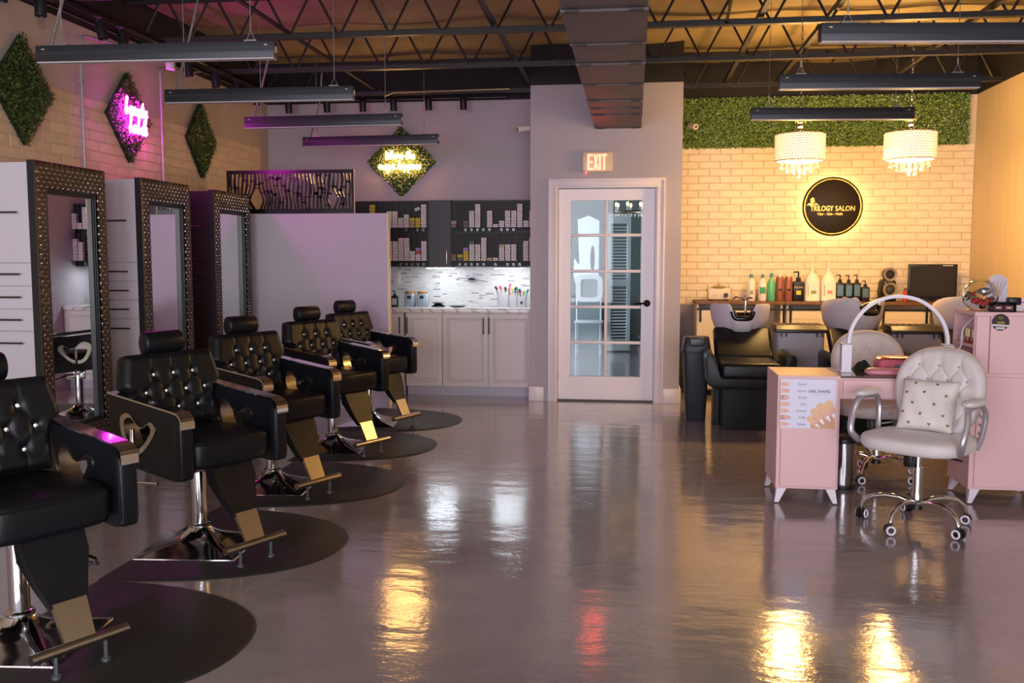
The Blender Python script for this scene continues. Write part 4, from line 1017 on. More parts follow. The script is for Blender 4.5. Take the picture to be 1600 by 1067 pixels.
def stack(tier, rk, colno, x, z0, seq, ncols):
    for i, c in enumerate(seq):
        me, lb = colour_box_mesh(c)
        o = link('colour_box', me, None, (x + random.uniform(-.0012, .0012), 9.153, z0 + 0.0005 + i * PT * 0.995))
        nm_ = BOXC[c][0]
        if len(seq) == 1: pos = 'single box'
        else: pos = ORD[i + 1] + ' from bottom'
        tag(o, '%s hair colour box, %s, %s column, %s tier, %s rack' % (nm_, pos, ORD[colno], tier, rk), 'box', 'hair colour boxes in the racks')
        link('box_label', lb, o)
TU, TL = 1.265 + 0.389, 1.265 + 0.060
xl = lambda k: -2.455 + 0.033 + (k - 6) * 0.0583        # column centres of the left rack (columns 1-5 half hidden by the partition)
left_u = {1: 'r', 2: 'w', 3: 'yyyyyyy', 4: 'www', 5: 'r', 6: 'wwwww', 7: 'wwwww', 8: 'www', 9: 'wwww', 10: 'ooy', 11: 'yyy', 12: 'wwwwwww'}
left_l = {6: 'wwwwww', 7: 'wwwwww', 8: 'wwwwwww', 9: 'wwwwwww', 10: 'www', 11: 'wwrl', 12: 'wwwwww'}
for k, s in left_u.items(): stack('upper', 'left', k, xl(k), TU, ('www' + s if k in (1, 2, 4, 5) and len(s) < 3 else s), 12)
for k, s in left_l.items(): stack('lower', 'left', k, xl(k), TL, s, 12)
xr = lambda k: -1.800 + 0.033 + (k - 1) * 0.0597
right_u = {1: 'bp', 3: 'gg', 4: 'wwwww', 5: 'wwwwwww', 7: 'wwwww', 8: 'w', 9: 'ww', 10: 'wwwww', 11: 'wwwww', 12: 'wwwwwww', 13: 'ww', 14: 'wwwww'}
right_l = {1: 'bb', 2: 'gy', 3: 'yyyl', 4: 'wwwwwg', 5: 'wwwww', 6: 'wwwwwww', 7: 'o', 8: 'w', 9: 'wwwwo', 10: 'wwwww', 11: 'wwwww', 13: 'wwwwww', 14: 'wwwwwww'}
for k, s in right_u.items(): stack('upper', 'right', k, xr(k), TU, s, 14)
for k, s in right_l.items(): stack('lower', 'right', k, xr(k), TL, s, 14)
# one box lying askew on the yellow stack
me, lb = colour_box_mesh('w')
o = link('colour_box', me, None, (xl(11), 9.153, TU + 5 * PT + 0.004), (0, -0.35, 0)); tag(o, 'white hair colour box lying askew above the yellow stack, left rack', 'box', 'hair colour boxes in the racks'); link('box_label', lb, o)
# open tubes whose round ends show below each tier
tube_me = MB().cyl((0, 0.0, 0), (0, 0.06, 0), 0.0105, n=12).mesh('colour_tube', mat('dark_tube', '2a2a2c', 0.4))
ring_me = MB().lathe([(0.0125, 0.0), (0.0125, 0.006), (0.0085, 0.006), (0.0085, 0.0), (0.0125, 0.0)], 14, cap=False, M=Matrix.Rotation(PI / 2, 4, 'X')).mesh('tube_cap', mat('silver_cap', 'b5b5b8', 0.35, 0.5))
TB = [('left', 'upper', xl, (9, 11, 12)), ('left', 'lower', xl, (8, 9, 10, 11, 12)), ('right', 'upper', xr, (3, 4, 5, 6, 7, 9, 10, 11, 14)), ('right', 'lower', xr, (2, 3, 4, 5, 6, 8, 10, 11, 12))]
for rk, tr, fx, ks in TB:
    for k in ks:
        zz = (1.265 + 0.352 + 0.0126 if tr == 'upper' else 1.265 + 0.012 + 0.0126)
        o = link('colour_tube', tube_me, None, (fx(k), 9.148, zz)); link('tube_cap', ring_me, o)
        tag(o, 'round ended hair colour tube under the %s column, %s tier, %s rack' % (ORD[k], tr, rk), 'tube', 'hair colour tubes in the racks')

# --- things on the worktop
zk = 0.8602
def pump_bottle(label, x, y, z, w_, d_, h, bm_, lm, pm, group=None, square=True, label_h=(0.2, 0.75), head=0.3, cap=None):
    t = thing('pump_bottle', label, 'bottle', (x, y, z), 0, group)
    hb = h * (1 - head)
    p = 6 if square else 2
    MB().loft([superring(w_ / 2 * s, d_ / 2 * s, zz, 24, p) for s, zz in ((0.93, 0), (1, 0.006), (1, hb * 0.9), (0.9, hb * 0.96), (0.45, hb), (0.4, hb + 0.008))]).build('body', bm_, t)
    if lm: MB().loft([superring(w_ / 2 * 1.01, d_ / 2 * 1.01, zz, 24, p) for zz in (hb * label_h[0], hb * label_h[1])], False, False).build('label_wrap', lm, t) if not square else MB().box(-w_ * 0.36, w_ * 0.36, -d_ / 2 - 0.001, -d_ / 2 + 0.002, hb * label_h[0], hb * label_h[1]).build('label_sticker', lm, t, ang=0)
    pp = MB().cyl((0, 0, hb), (0, 0, hb + h * head * 0.35), w_ * 0.22, n=14).cyl((0, 0, hb + h * head * 0.3), (0, 0, h * 0.96), w_ * 0.07, n=8)
    pp.tube([(0, 0, h * 0.965), (-w_ * 0.2, -w_ * 0.1, h * 0.97), (-w_ * 0.45, -w_ * 0.2, h * 0.955)], w_ * 0.065, n=8)
    pp.build('pump', pm, t); return t
silver_lab = mat('silver_label', 'cfd3d6', 0.2, 0.3)
pump_bottle('black soap bottle with silver label at the left end of the worktop', -2.385, 9.2, zk, 0.068, 0.045, 0.165, black_plastic, silver_lab, black_plastic)
jar_glass = mat('pale_blue_jar', 'b9c9d8', 0.1, alpha=0.75, coat=0.6)
wood_lid = mat('bamboo_lid', 'b98f58', 0.5, var=0.1, vscale=30)
for x, lab in ((-2.25, 'square glass jar with bamboo lid nearer the soap bottle'), (-2.12, 'square glass jar with bamboo lid nearer the kitchen scale')):
    t = thing('storage_jar', lab, 'jar', (x, 9.3, zk), 0, 'glass jars with bamboo lids')
    MB().loft([superring(0.054 * s, 0.054 * s, z, 24, 5) for s, z in ((0.95, 0), (1, 0.006), (1, 0.118), (0.88, 0.128), (0.84, 0.132))]).build('glass_body', jar_glass, t)
    MB().loft([superring(0.05 * s, 0.05 * s, z, 24, 5) for s, z in ((0.9, 0.003), (1, 0.006), (1, 0.07))]).build('powder', mat('blue_powder', '9fb4cc', 0.8), t)
    MB().lathe([(0.050, 0.132), (0.052, 0.134), (0.052, 0.154), (0.049, 0.156)], 24).build('lid', wood_lid, t)
    MB().box(-0.02, 0.02, -0.0555, -0.0535, 0.082, 0.112).build('label_sticker', black_plastic, t, ang=0)
t = thing('kitchen_scale', 'small black kitchen scale with round tray on the worktop', 'scale', (-1.96, 9.3, zk))
MB().loft([superring(a, b, z, 24, 3) for a, b, z in ((0.07, 0.06, 0), (0.07, 0.06, 0.008), (0.03, 0.03, 0.03))]).build('body', black_plastic, t)
MB().lathe([(0.02, 0.028), (0.068, 0.040), (0.070, 0.043), (0.015, 0.036)], 24).build('tray', mat('dark_steel', '3b3d40', 0.3, 0.7), t)
o = MB().lathe([(0.06, 0), (0.08, 0.006), (0.083, 0.012), (0.078, 0.012), (0.055, 0.006)], 28, c=(-1.765, 9.3, zk)).build('tray', mat('dark_green_tray', '2c4a41', 0.35)); tag(o, 'flat dark green dish on the worktop beside the kitchen scale', 'dish')
wh = mat('white_plastic', 'dcdadc', 0.35)
cont = [(-1.303, 9.36, 0.058, 0.145, 'wide white container of combs at the right end of the worktop'), (-1.193, 9.33, 0.040, 0.118, 'narrow white container of brushes, middle of the three'), (-1.108, 9.33, 0.046, 0.108, 'low white container of clips beside the glazed door wall')]
tool_cols = [('171719', 'd04a5a'), ('d06070', 'd8d060', '171719'), ('12a08c', '26262a', '9db030')]
for k, (x, y, r, h, lab) in enumerate(cont):
    t = thing('tool_container', lab, 'container', (x, y, zk), 0, 'white containers of hair tools')
    MB().loft([superring(r * s, r * s * 0.8, z, 24, 4) for s, z in ((0.92, 0), (0.94, 0.004), (1.0, h), (0.94, h), (0.88, 0.01))], True, True).build('cup', wh, t)
    if k == 2: MB().box(-0.012, 0.012, -0.042, -0.036, 0.03, 0.06).build('label_sticker', black_plastic, t, ang=0)
    rt = random.Random(k + 4)
    for q in range(4):
        x1, y1 = x + r * (-0.6 + 0.4 * q), y + (-0.012 if q % 2 else 0.012); x2, y2 = x + r * (-1.2 + 0.8 * q), y1; z2 = zk + h + rt.uniform(0.015, 0.06)
        c_ = tool_cols[k][q % len(tool_cols[k])]
        tt = thing('hair_tool', '%s handled hair tool, %s in the %s white container' % (('black', 'coral', 'olive', 'teal')[{'171719': 0, '26262a': 0, 'd04a5a': 1, 'd06070': 1, 'd8d060': 2, '9db030': 2, '12a08c': 3}[c_]], ORD[q + 1], ('left', 'middle', 'right')[k]), 'hair tool', (x1, y1, zk + 0.012), 0, 'hair tools in the white containers')
        MB().tube([(0, 0, 0), ((x2 - x1) * 0.7, (y2 - y1) * 0.7, (z2 - zk) * 0.7), (x2 - x1, y2 - y1, z2 - zk)], 0.005, n=6).build('handle', mat('tool_' + c_, c_, 0.4), tt)
        MB().box(-0.011, 0.011, -0.005, 0.005, -0.012, 0.026, bev=0.003, M=Matrix.Translation((x2 - x1, y2 - y1, z2 - zk)) @ Matrix.Rotation(rt.uniform(-.7, .7), 4, 'Y')).build('head', mat('tool_' + c_, c_, 0.4), tt)
t = thing('wall_hair_dryer_holder', 'small dark gadget with a thin arm hanging on the mosaic backsplash', 'holder', (-1.64, YB - 0.012, 1.13))
MB().lathe([(0.006, 0), (0.036, 0.004), (0.038, 0.014), (0.02, 0.024), (0.004, 0.028)], 18, c=(0, -0.045, -0.005)).build('body', mat('dark_violet_plastic', '262233', 0.35), t)
MB().tube([(0.03, -0.045, 0.008), (0.09, -0.045, -0.006), (0.17, -0.045, -0.02)], 0.003, n=6).build('arm', black_plastic, t)
MB().box(-0.018, 0.018, -0.03, 0.0, 0.02, 0.065, bev=0.004).build('bracket', mat('clear_hook', 'c9ccd6', 0.2), t)
t = thing('wall_outlet', 'white double wall outlet on the mosaic at the left end of the worktop', 'outlet', (-2.43, YB - 0.012, 1.14))
MB().box(-0.038, 0.038, -0.006, 0, -0.06, 0.06, bev=0.003).build('plate', wh, t)
for z in (-0.026, 0.026): MB().box(-0.018, 0.018, -0.008, -0.006, z - 0.016, z + 0.016, bev=0.002).build('socket', cam_white, t)
# ================================================================== SHAMPOO AREA
wood_top = mat('rustic_wood_top', '6e4a2c', 0.5, var=0.25, vscale=12, stretch=(0.6, 6, 6))
cream = mat('cream_sideboard', 'e0d2bd', 0.5, var=0.03, vscale=4)
ZC = 0.93
def sideboard(label, x0, x1, doors, cubbies):
    c = (x0 + x1) / 2; h = (x1 - x0) / 2
    t = thing('sideboard', label, 'sideboard', (c, 9.32, 0))
    MB().box(-h - 0.015, h + 0.015, -0.025, 0.43, ZC - 0.03, ZC, bev=0.003).build('top', wood_top, t)
    b = MB().box(-h, h, 0.41, 0.425, 0.06, ZC - 0.03).box(-h, h, 0, 0.41, 0.06, 0.085).box(-h, h, 0.0, 0.41, 0.50, 0.515)
    for x in [-h, h - 0.02] + cubbies: b.box(x, x + 0.02, 0, 0.41, 0.06, ZC - 0.03)
    for x in (-h + 0.02, h - 0.06):
        for y in (0.02, 0.36): b.box(x, x + 0.04, y, y + 0.04, 0, 0.06)
    b.build('carcass', cream, t, ang=0)
    MB().box(-h, h, -0.022, -0.010, ZC - 0.085, ZC - 0.065).build('barn_door_rail', black_metal, t, ang=0)
    for a, b_ in doors:
        d = MB().box(a, b_, -0.018, -0.002, 0.08, ZC - 0.075, bev=0.002).box(a + 0.04, b_ - 0.04, -0.0205, -0.018, ZC - 0.165, ZC - 0.158).box(a + 0.04, b_ - 0.04, -0.0205, -0.018, 0.16, 0.167).box(a + 0.04, b_ - 0.04, -0.0205, -0.018, ZC - 0.42, ZC - 0.413).build('barn_door', cream, t, ang=0)
        for x in (a + 0.03, b_ - 0.03):
            MB().box(x - 0.01, x + 0.01, -0.030, -0.018, ZC - 0.20, ZC - 0.045).cyl((x, -0.034, ZC - 0.075), (x, -0.02, ZC - 0.075), 0.018, n=14).build('hanger_strap', black_metal, d, ang=30)
    return t
sideboard('cream barn door sideboard under the brick wall, left of the two', 0.62, 1.44, [(-0.405, 0.17)], [0.18])
sideboard('cream barn door sideboard under the monitor, right of the two', 1.475, 3.12, [(-0.815, -0.33), (0.045, 0.50)], [-0.30, 0.01])

# --- bottles and devices on the sideboards
def bottle(label, x, y, z, r, h, m, capm, labm=None, shoulder=0.78, neck=0.35, capr=0.4, group='bottles along the sideboard', lz=(0.15, 0.6), lw=1.0):
    t = thing('bottle', label, 'bottle', (x, y, z), 0, group)
    hb = h * 0.86
    MB().lathe([(r * 0.92, 0), (r, 0.006), (r, hb * shoulder), (r * 0.8, hb * (shoulder + 0.12)), (r * neck, hb * 0.98), (r * neck, hb)], 22).build('body', m, t)
    MB().lathe([(r * capr, hb), (r * capr, h * 0.98), (r * capr * 0.9, h)], 16).build('cap', capm, t)
    if labm:
        if lw >= 1: MB().lathe([(r * 1.012, hb * lz[0]), (r * 1.012, hb * lz[1])], 22, cap=False).build('label_wrap', labm, t)
        else: MB().grid(lambda u, v: (r * 1.015 * math.sin((u - 0.5) * 2 * lw), -r * 1.015 * math.cos((u - 0.5) * 2 * lw), hb * (lz[0] + (lz[1] - lz[0]) * v)), 8, 1).build('label_sticker', labm, t)
    return t
white_b = mat('white_bottle', 'e9e2d4', 0.35); green_l = mat('green_label', '3f9a70', 0.45); teal_c = mat('teal_cap', '3f8f86', 0.4)
green_b = mat('green_bottle', '5fb98a', 0.3); copper = mat('copper_bottle', '9a5f4a', 0.35, 0.2); yl = mat('yellow_label', 'e0c317', 0.5); olive_l = mat('olive_label', '8f9350', 0.5); pink_l = mat('pink_label', 'd58f84', 0.5); grey_l = mat('grey_print', '9d968c', 0.5)
yb = 9.52
bottle('white bottle with grey print, leftmost of the sideboard bottles', 1.160, yb, ZC, 0.042, 0.262, white_b, teal_c, grey_l, lz=(0.28, 0.45), lw=0.4)
bottle('white bottle with a wide green label beside the green bottle', 1.270, yb, ZC, 0.040, 0.262, white_b, teal_c, green_l, lz=(0.32, 0.6), lw=0.75)
bottle('mint green bottle between the white and the copper bottles', 1.355, yb, ZC, 0.039, 0.272, green_b, teal_c, None, shoulder=0.7)
bottle('copper coloured bottle, left of the pair', 1.436, yb, ZC, 0.040, 0.27, copper, white_b, black_plastic, shoulder=0.9, neck=0.5, lz=(0.42, 0.52), lw=0.35)
bottle('copper coloured bottle, right of the pair', 1.519, yb, ZC, 0.040, 0.27, copper, white_b, black_plastic, shoulder=0.9, neck=0.5, lz=(0.42, 0.52), lw=0.35)
pump_bottle('black pump bottle with a yellow square label', 1.614, yb, ZC, 0.106, 0.07, 0.295, black_plastic, None, black_plastic, head=0.33)
o = bpy.data.objects.get('pump_bottle.001') or None
def sticker(tname, x0, x1, z0, z1, y, m):
    pass
last = [q for q in col.objects if q.name.startswith('pump_bottle')][-1]
MB().box(-0.022, 0.022, -0.0365, -0.034, 0.062, 0.102).build('yellow_sticker', yl, last, ang=0)
link('lettering', text_mesh('REUNE', 0.028, goldt, 0.0005), last, (0, -0.0362, 0.125), (PI / 2, 0, 0))
def jug(label, x, lm):
    t = thing('gallon_jug', label, 'jug', (x, yb, ZC), 0, 'white gallon jugs with pumps')
    MB().loft([superring(a, b, z, 28, p) for a, b, z, p in ((0.07, 0.062, 0, 5), (0.074, 0.066, 0.008, 5), (0.074, 0.066, 0.012, 5), (0.071, 0.062, 0.018, 5), (0.072, 0.063, 0.17, 4), (0.066, 0.058, 0.215, 3), (0.042, 0.034, 0.265, 2), (0.02, 0.02, 0.285, 2), (0.018, 0.018, 0.30, 2))]).build('body', white_b, t)
    MB().cyl((0, 0, 0.298), (0, 0, 0.325), 0.019, n=16).cyl((0, 0, 0.32), (0, 0, 0.40), 0.006, n=8).tube([(0.012, 0, 0.405), (0, 0, 0.408), (-0.025, -0.01, 0.402)], 0.006, n=8).build('pump', white_b, t)
    MB().box(-0.018, 0.03, -0.0665, -0.062, 0.075, 0.105).build('label_sticker', lm, t, ang=0)
    MB().box(-0.048, -0.042, -0.0655, -0.06, 0.05, 0.16).build('print_strip', grey_l, t, ang=0)
jug('white gallon jug with pump and olive label', 1.745, olive_l); jug('white gallon jug with pump and pink label', 1.898, pink_l)
teal_lab = mat('iridescent_label', '6f93a0', 0.15, 0.5)
for k, (x, h, w_) in enumerate(((2.010, 0.265, 0.078), (2.093, 0.262, 0.076), (2.170, 0.265, 0.074), (2.250, 0.205, 0.078))):
    pump_bottle(('black pump bottle with teal sheen label, first from the jugs', 'black pump bottle with teal sheen label, second from the jugs', 'black pump bottle with teal sheen label, third from the jugs', 'shortest black pump bottle, left of the speaker')[k], x, yb, ZC, w_, 0.055, h, black_plastic, teal_lab, black_plastic, 'black pump bottles on the sideboard', label_h=(0.28, 0.85))
t = thing('wax_warmer', 'small cream wax warmer with a round lid and black knob on the sideboard', 'wax warmer', (0.845, yb, ZC))
MB().box(-0.108, 0.108, -0.07, 0.07, 0.012, 0.125, bev=0.012).build('housing', mat('cream_housing', 'd9cbb4', 0.4), t)
MB().lathe([(0.075, 0.123), (0.078, 0.130), (0.06, 0.145), (0.01, 0.155)], 24).build('lid', brushed, t); MB().cyl((0, 0, 0.152), (0, 0, 0.175), 0.011, n=12).build('lid_knob', wood_lid, t)
MB().cyl((0.065, -0.07, 0.055), (0.065, -0.085, 0.055), 0.022, n=18).build('dial', black_plastic, t)
for x in (-0.03, -0.05): MB().cyl((x, -0.07, 0.05), (x, -0.073, 0.05), 0.005, n=8).build('indicator', mat('amber_indicator', 'b07040', 0.4), t)
for sx in (-0.08, 0.08):
    for sy in (-0.05, 0.05): MB().cyl((sx, sy, 0), (sx, sy, 0.014), 0.012, n=10).build('foot', black_plastic, t)
for sx in (-0.115, 0.115): MB().tube([(sx * 0.93, 0, 0.10), (sx * 1.07, -0.01, 0.10), (sx * 1.07, 0.02, 0.105)], 0.005, n=6).build('side_handle', brushed, t)
t = thing('speaker', 'black bookshelf speaker with two silver ringed cones beside the monitor', 'speaker', (2.475, 9.57, ZC), 0.12)
MB().loft([superring(a, b, z, 28, p, cy=0.02) for a, b, z, p in ((0.068, 0.07, 0, 5), (0.074, 0.075, 0.01, 5), (0.078, 0.08, 0.10, 4), (0.07, 0.075, 0.19, 4), (0.052, 0.06, 0.215, 3))]).build('cabinet', black_plastic, t)
ringm = mat('silver_ring', 'a99d8c', 0.3, 0.6)
for z, r, y in ((0.112, 0.073, -0.065), (0.262, 0.068, -0.05)):
    M = Matrix.Translation((0, y, z)) @ Matrix.Rotation(PI / 2, 4, 'X')
    if z > 0.2: MB().lathe([(0.035, -0.10), (0.062, -0.06), (0.068, -0.01), (0.066, 0.0)], 28, M=M).build('tweeter_housing', black_plastic, t)
    MB().lathe([(r * 0.62, 0.0), (r * 0.72, 0.008), (r * 0.95, 0.010), (r, 0.004), (r * 0.98, -0.004)], 32, M=M, cap=False).build('ring', ringm, t)
    MB().lathe([(r * 0.70, 0.004), (r * 0.45, -0.012), (r * 0.42, -0.006), (r * 0.2, 0.0), (0.001, 0.002)], 28, M=M, cap=False).build('cone', mat('speaker_cone', '3a352f', 0.5), t)
bottle('small red bottle with a black nozzle beside the monitor', 2.622, 9.50, ZC, 0.020, 0.13, mat('red_bottle', 'c43026', 0.35), black_plastic, None, shoulder=0.8, capr=0.45)
t = thing('monitor', 'black flat screen monitor standing on the sideboard against the bricks', 'monitor', (2.895, 9.58, ZC), 0)
MB().box(-0.228, 0.228, 0, 0.028, 0.022, 0.362, bev=0.006).build('bezel', black_plastic, t)
MB().box(-0.212, 0.212, -0.0012, 0.001, 0.05, 0.34).build('screen', mat('dark_screen', '15191c', 0.12), t, ang=0)
MB().box(0.09, 0.185, -0.0014, 0.0, 0.345, 0.353).box(-0.2, -0.12, -0.0014, 0.0, 0.028, 0.034).build('bezel_print', cam_white, t, ang=0)
MB().box(-0.1, 0.1, -0.05, 0.07, 0, 0.012, bev=0.004).box(-0.03, 0.03, 0.012, 0.03, 0.01, 0.05).build('stand', black_plastic, t)

# --- shampoo units
bowl_grey = mat('lavender_grey_shell', 'c6bec6', 0.45, bump=0.06, bscale=120)
bowl_black = mat('black_ceramic', '0f0f10', 0.12)
black_gloss = mat('black_gloss_base', '060607', 0.3, spec=0.14)
def shampoo_unit(x, y, labs, brz=0.0, bz=0.0):
    # chair
    t = thing('shampoo_chair', labs[0], 'chair', (x, y, 0), 0, 'black shampoo chairs')
    o_ = [(-0.335, 0.30)] ;
    oc = [(-0.338, 0.58), (-0.33, 0.607), (-0.305, 0.622), (-0.275, 0.612), (-0.256, 0.58), (-0.238, 0.435), (-0.225, 0.424), (0.225, 0.424), (0.238, 0.435), (0.256, 0.58), (0.275, 0.612), (0.305, 0.622), (0.33, 0.607), (0.338, 0.58), (0.330, 0.42), (0.312, 0.375), (0.27, 0.352), (-0.27, 0.352), (-0.312, 0.375), (-0.330, 0.42)]
    MB().prism(oc, 'y', -0.25, 0.24, bev=0.012).build('arm_shell', leather, t, ang=40)
    MB().box(-0.225, 0.225, -0.27, 0.22, 0.426, 0.555, bev=0.035, seg=4).build('seat', leather, t, ang=50)
    M = Matrix.Translation((0, 0.20, 0.53)) @ Matrix.Rotation(-0.85, 4, 'X')
    MB().box(-0.232, 0.232, -0.03, 0.05, 0.0, 0.36, bev=0.03, seg=4, M=M).build('backrest', leather, t, ang=50)
    MB().box(-0.19, 0.19, -0.02, 0.45, 0, 0.35, bev=0.004).box(-0.235, -0.19, 0.22, 0.45, 0, 0.35, bev=0.004).build('base', black_gloss, t, ang=20)
    MB().cyl((0.24, 0.12, 0.53), (0.31, 0.10, 0.53), 0.008, n=8).cyl((0.30, 0.10, 0.53), (0.36, 0.10, 0.53), 0.012, n=10).build('recline_lever', chrome, t)
    # bowl
    b = thing('shampoo_bowl', labs[1], 'shampoo bowl', (x, y + 0.60, 0), brz, 'lavender grey shampoo bowls')
    n = 96
    def rim(a):      # a = angle from the front (-y)
        dip = 0.125 / (1 + math.exp((abs(a) - 0.36) / 0.035)) + 0.09 / (1 + math.exp((1.9 - abs(a)) / 0.25))
        return 0.975 + bz - dip + 0.02 * math.cos(a) * 0.0 + (0.03 if abs(a) < 1.2 and abs(a) > 0.62 else 0) * 0
    rings = []
    def ringat(f, g, inner=False):
        out = []
        for i in range(n):
            a = 2 * PI * i / n; aa = (a + PI) % (2 * PI) - PI
            zr = rim(aa); rx, ry = 0.245, 0.25
            z = 0.715 + (zr - 0.715) * g if not inner else zr - g
            out.append((rx * f * math.sin(a), -ry * f * math.cos(a), z))
        return out
    R = [ringat(0.30, 0.0), ringat(0.62, 0.05), ringat(0.84, 0.22), ringat(0.95, 0.5), ringat(1.0, 0.8), ringat(1.0, 0.96), ringat(0.985, 1.0), ringat(0.95, 1.0), ringat(0.925, 0.97)]
    MB().loft(R, True, False).build('shell', bowl_grey, b, ang=60)
    def ringin(f, z, k):
        return [(0.245 * f * math.sin(2 * PI * i / n), -0.25 * f * math.cos(2 * PI * i / n), min(z, rim((2 * PI * i / n + PI) % (2 * PI) - PI) - k)) for i in range(n)]
    MB().loft([ringin(0.93, 2, 0.008), ringin(0.90, 2, 0.02), ringin(0.82, 0.86, 0.05), ringin(0.66, 0.79, 0.06), ringin(0.2, 0.765, 0.05)], False, True).build('basin', bowl_black, b, ang=60)
    # neck roll
    MB().tube([(0.245 * 0.955 * math.sin(a), -0.25 * 0.965 * math.cos(a), rim(a) + 0.003) for a in [(-0.36 + 0.72 * i / 16) for i in range(17)]], 0.022, n=10).build('neck_cushion', bowl_black, b, ang=60)
    MB().cyl((0.06, 0.12, 0.80), (0.06, 0.12, 0.99), 0.012, n=10).tube([(0.06, 0.12, 0.985), (0.03, 0.10, 1.01), (-0.03, 0.08, 1.02), (-0.05, 0.07, 1.0)], 0.007, n=8).tube([(0.06, 0.12, 0.99), (0.09, 0.10, 1.015), (0.11, 0.08, 1.01)], 0.008, n=8).build('faucet', chrome, b)
    MB().cyl((0, 0.05, 0.3), (0, 0.02, 0.74), 0.05, n=16).box(-0.13, 0.13, -0.05, 0.2, 0, 0.31, bev=0.01).build('pedestal', black_gloss, b)
shampoo_unit(0.895, 7.47, ('black shampoo chair nearest the waste bin', 'lavender grey shampoo bowl behind the leftmost shampoo chair'))
shampoo_unit(1.81, 7.47, ('black shampoo chair behind the nail desk lamp, middle of three', 'lavender grey shampoo bowl between the storage boxes'), 0.42, 0.05)
shampoo_unit(2.70, 7.47, ('black shampoo chair behind the pink cabinet, rightmost of three', 'lavender grey shampoo bowl beside the monitor, rightmost of three'), 0.5, 0.07)
box_grey = mat('grey_resin', 'a6a5b0', 0.55, bump=0.03, bscale=80)
box_lid = mat('brown_black_lid', '2b2320', 0.4)
for x, lab in ((1.352, 'grey resin storage box with a dark ribbed lid between the first two shampoo chairs'), (2.25, 'grey resin storage box with a dark ribbed lid behind the white nail chairs')):
    t = thing('storage_box', lab, 'storage box', (x, 7.95, 0), 0, 'grey resin storage boxes')
    b = MB().loft([superring(0.193 * s, 0.175 * s, z, 36, 9) for s, z in ((0.93, 0), (0.95, 0.01), (1.0, 0.745))])
    b.build('body', box_grey, t, ang=40)
    for k in range(5): MB().prism([(-0.16 + k * 0.08 - 0.03, 0.5), (-0.16 + k * 0.08 + 0.03, 0.5), (-0.16 + k * 0.08, 0.62)], 'y', -0.172, -0.166).build('embossed_triangle', box_grey, t, ang=0)
    MB().box(-0.15, 0.15, -0.171, -0.165, 0.2, 0.42, bev=0.004).build('embossed_panel', box_grey, t, ang=0)
    l = MB().box(-0.203, 0.203, -0.195, 0.195, 0.745, 0.775, bev=0.008).prism([(-0.19, 0.77), (-0.14, 0.806), (0.14, 0.806), (0.19, 0.77)], 'x', -0.20, 0.20, bev=0.006)
    ld = l.build('lid', box_lid, t, ang=30)
    for k in range(8): MB().box(-0.19 + k * 0.05, -0.175 + k * 0.05, -0.12, 0.12, 0.804, 0.81).build('lid_rib', box_lid, ld, ang=0)
    for xx in (-0.165, -0.125, 0.115, 0.155): MB().box(xx, xx + 0.012, -0.196, -0.19, 0.715, 0.75).build('clip', black_plastic, t, ang=0)
# shampoo bottles standing on the floor cabinet behind the bowl
t = thing('spray_bottle', 'tall dark spray bottle on a stool behind the first shampoo bowl', 'bottle', (1.20, 9.27, 0.0))
bpy.data.objects.remove(t)
# swing lid waste bin
t = thing('waste_bin', 'tall black plastic waste bin with swing lid beside the first shampoo chair', 'bin', (0.525, 7.88, 0))
MB().loft([superring(a, b, z, 32, 5) for a, b, z in ((0.078, 0.075, 0), (0.082, 0.078, 0.005), (0.108, 0.10, 0.565), (0.122, 0.112, 0.566), (0.124, 0.114, 0.572), (0.124, 0.114, 0.59))]).build('body', mat('charcoal_plastic', '2a2b30', 0.5, bump=0.04, bscale=150), t, ang=40)
ld = MB().loft([superring(a, b, z, 32, p) for a, b, z, p in ((0.118, 0.108, 0.588, 5), (0.114, 0.105, 0.63, 5), (0.105, 0.095, 0.68, 4), (0.10, 0.085, 0.70, 4))]).build('lid', mat('charcoal_plastic', '2a2b30', 0.5), t, ang=40)
MB().box(-0.068, 0.068, -0.11, 0.05, 0.615, 0.697, bev=0.02, seg=3, M=Matrix.Translation((0, -0.004, 0.006))).build('swing_flap', mat('grey_flap', '3a3b41', 0.4), ld)
# ================================================================== NAIL AREA
pink = mat('pink_laminate', 'd9b2b4', 0.4, var=0.02, vscale=3)
pinkd = mat('pink_edge', 'c48d90', 0.45)
leg_white = mat('white_leg', 'd9d3dd', 0.4)
def splay_leg(t, x, y, sx, sy, h=0.085):
    a, b = 0.026, 0.011
    MB().loft([[(x - sx * 0 + q[0] * a, y + q[1] * a, h) for q in ((-1, -1), (1, -1), (1, 1), (-1, 1))], [(x + sx * 0.026 + q[0] * b, y + sy * 0.02 + q[1] * b, 0.006) for q in ((-1, -1), (1, -1), (1, 1), (-1, 1))]]).build('leg', leg_white, t, ang=0)
nd = thing('nail_desk', 'pink nail desk on white splayed legs with a glass topped centre', 'desk', (1.30, 5.40, 0))
px0, px1, py0, py1 = -0.512, -0.182, -0.20, 0.21
b = MB().box(px0, px1, py0, py1, 0.085, 0.71, bev=0.002, seg=1).build('pedestal', pink, nd, ang=0)
MB().box(px0 + 0.02, px1 - 0.012, py0 - 0.016, py0, 0.10, 0.69, bev=0.002, seg=1).build('door', pink, nd, ang=0)
for sx, x in ((-1, px0 + 0.035), (1, px1 - 0.035)):
    for sy, y in ((-1, py0 + 0.035), (1, py1 - 0.035)): splay_leg(nd, x, y, sx, sy)
MB().box(px1, 0.515, py0 + 0.01, py1, 0.585, 0.70, bev=0.002, seg=1).build('apron', pink, nd, ang=0)
dr = MB().box(px1 + 0.012, 0.19, py0 - 0.006, py0 + 0.01, 0.592, 0.69, bev=0.002, seg=1).build('drawer', pink, nd, ang=0)
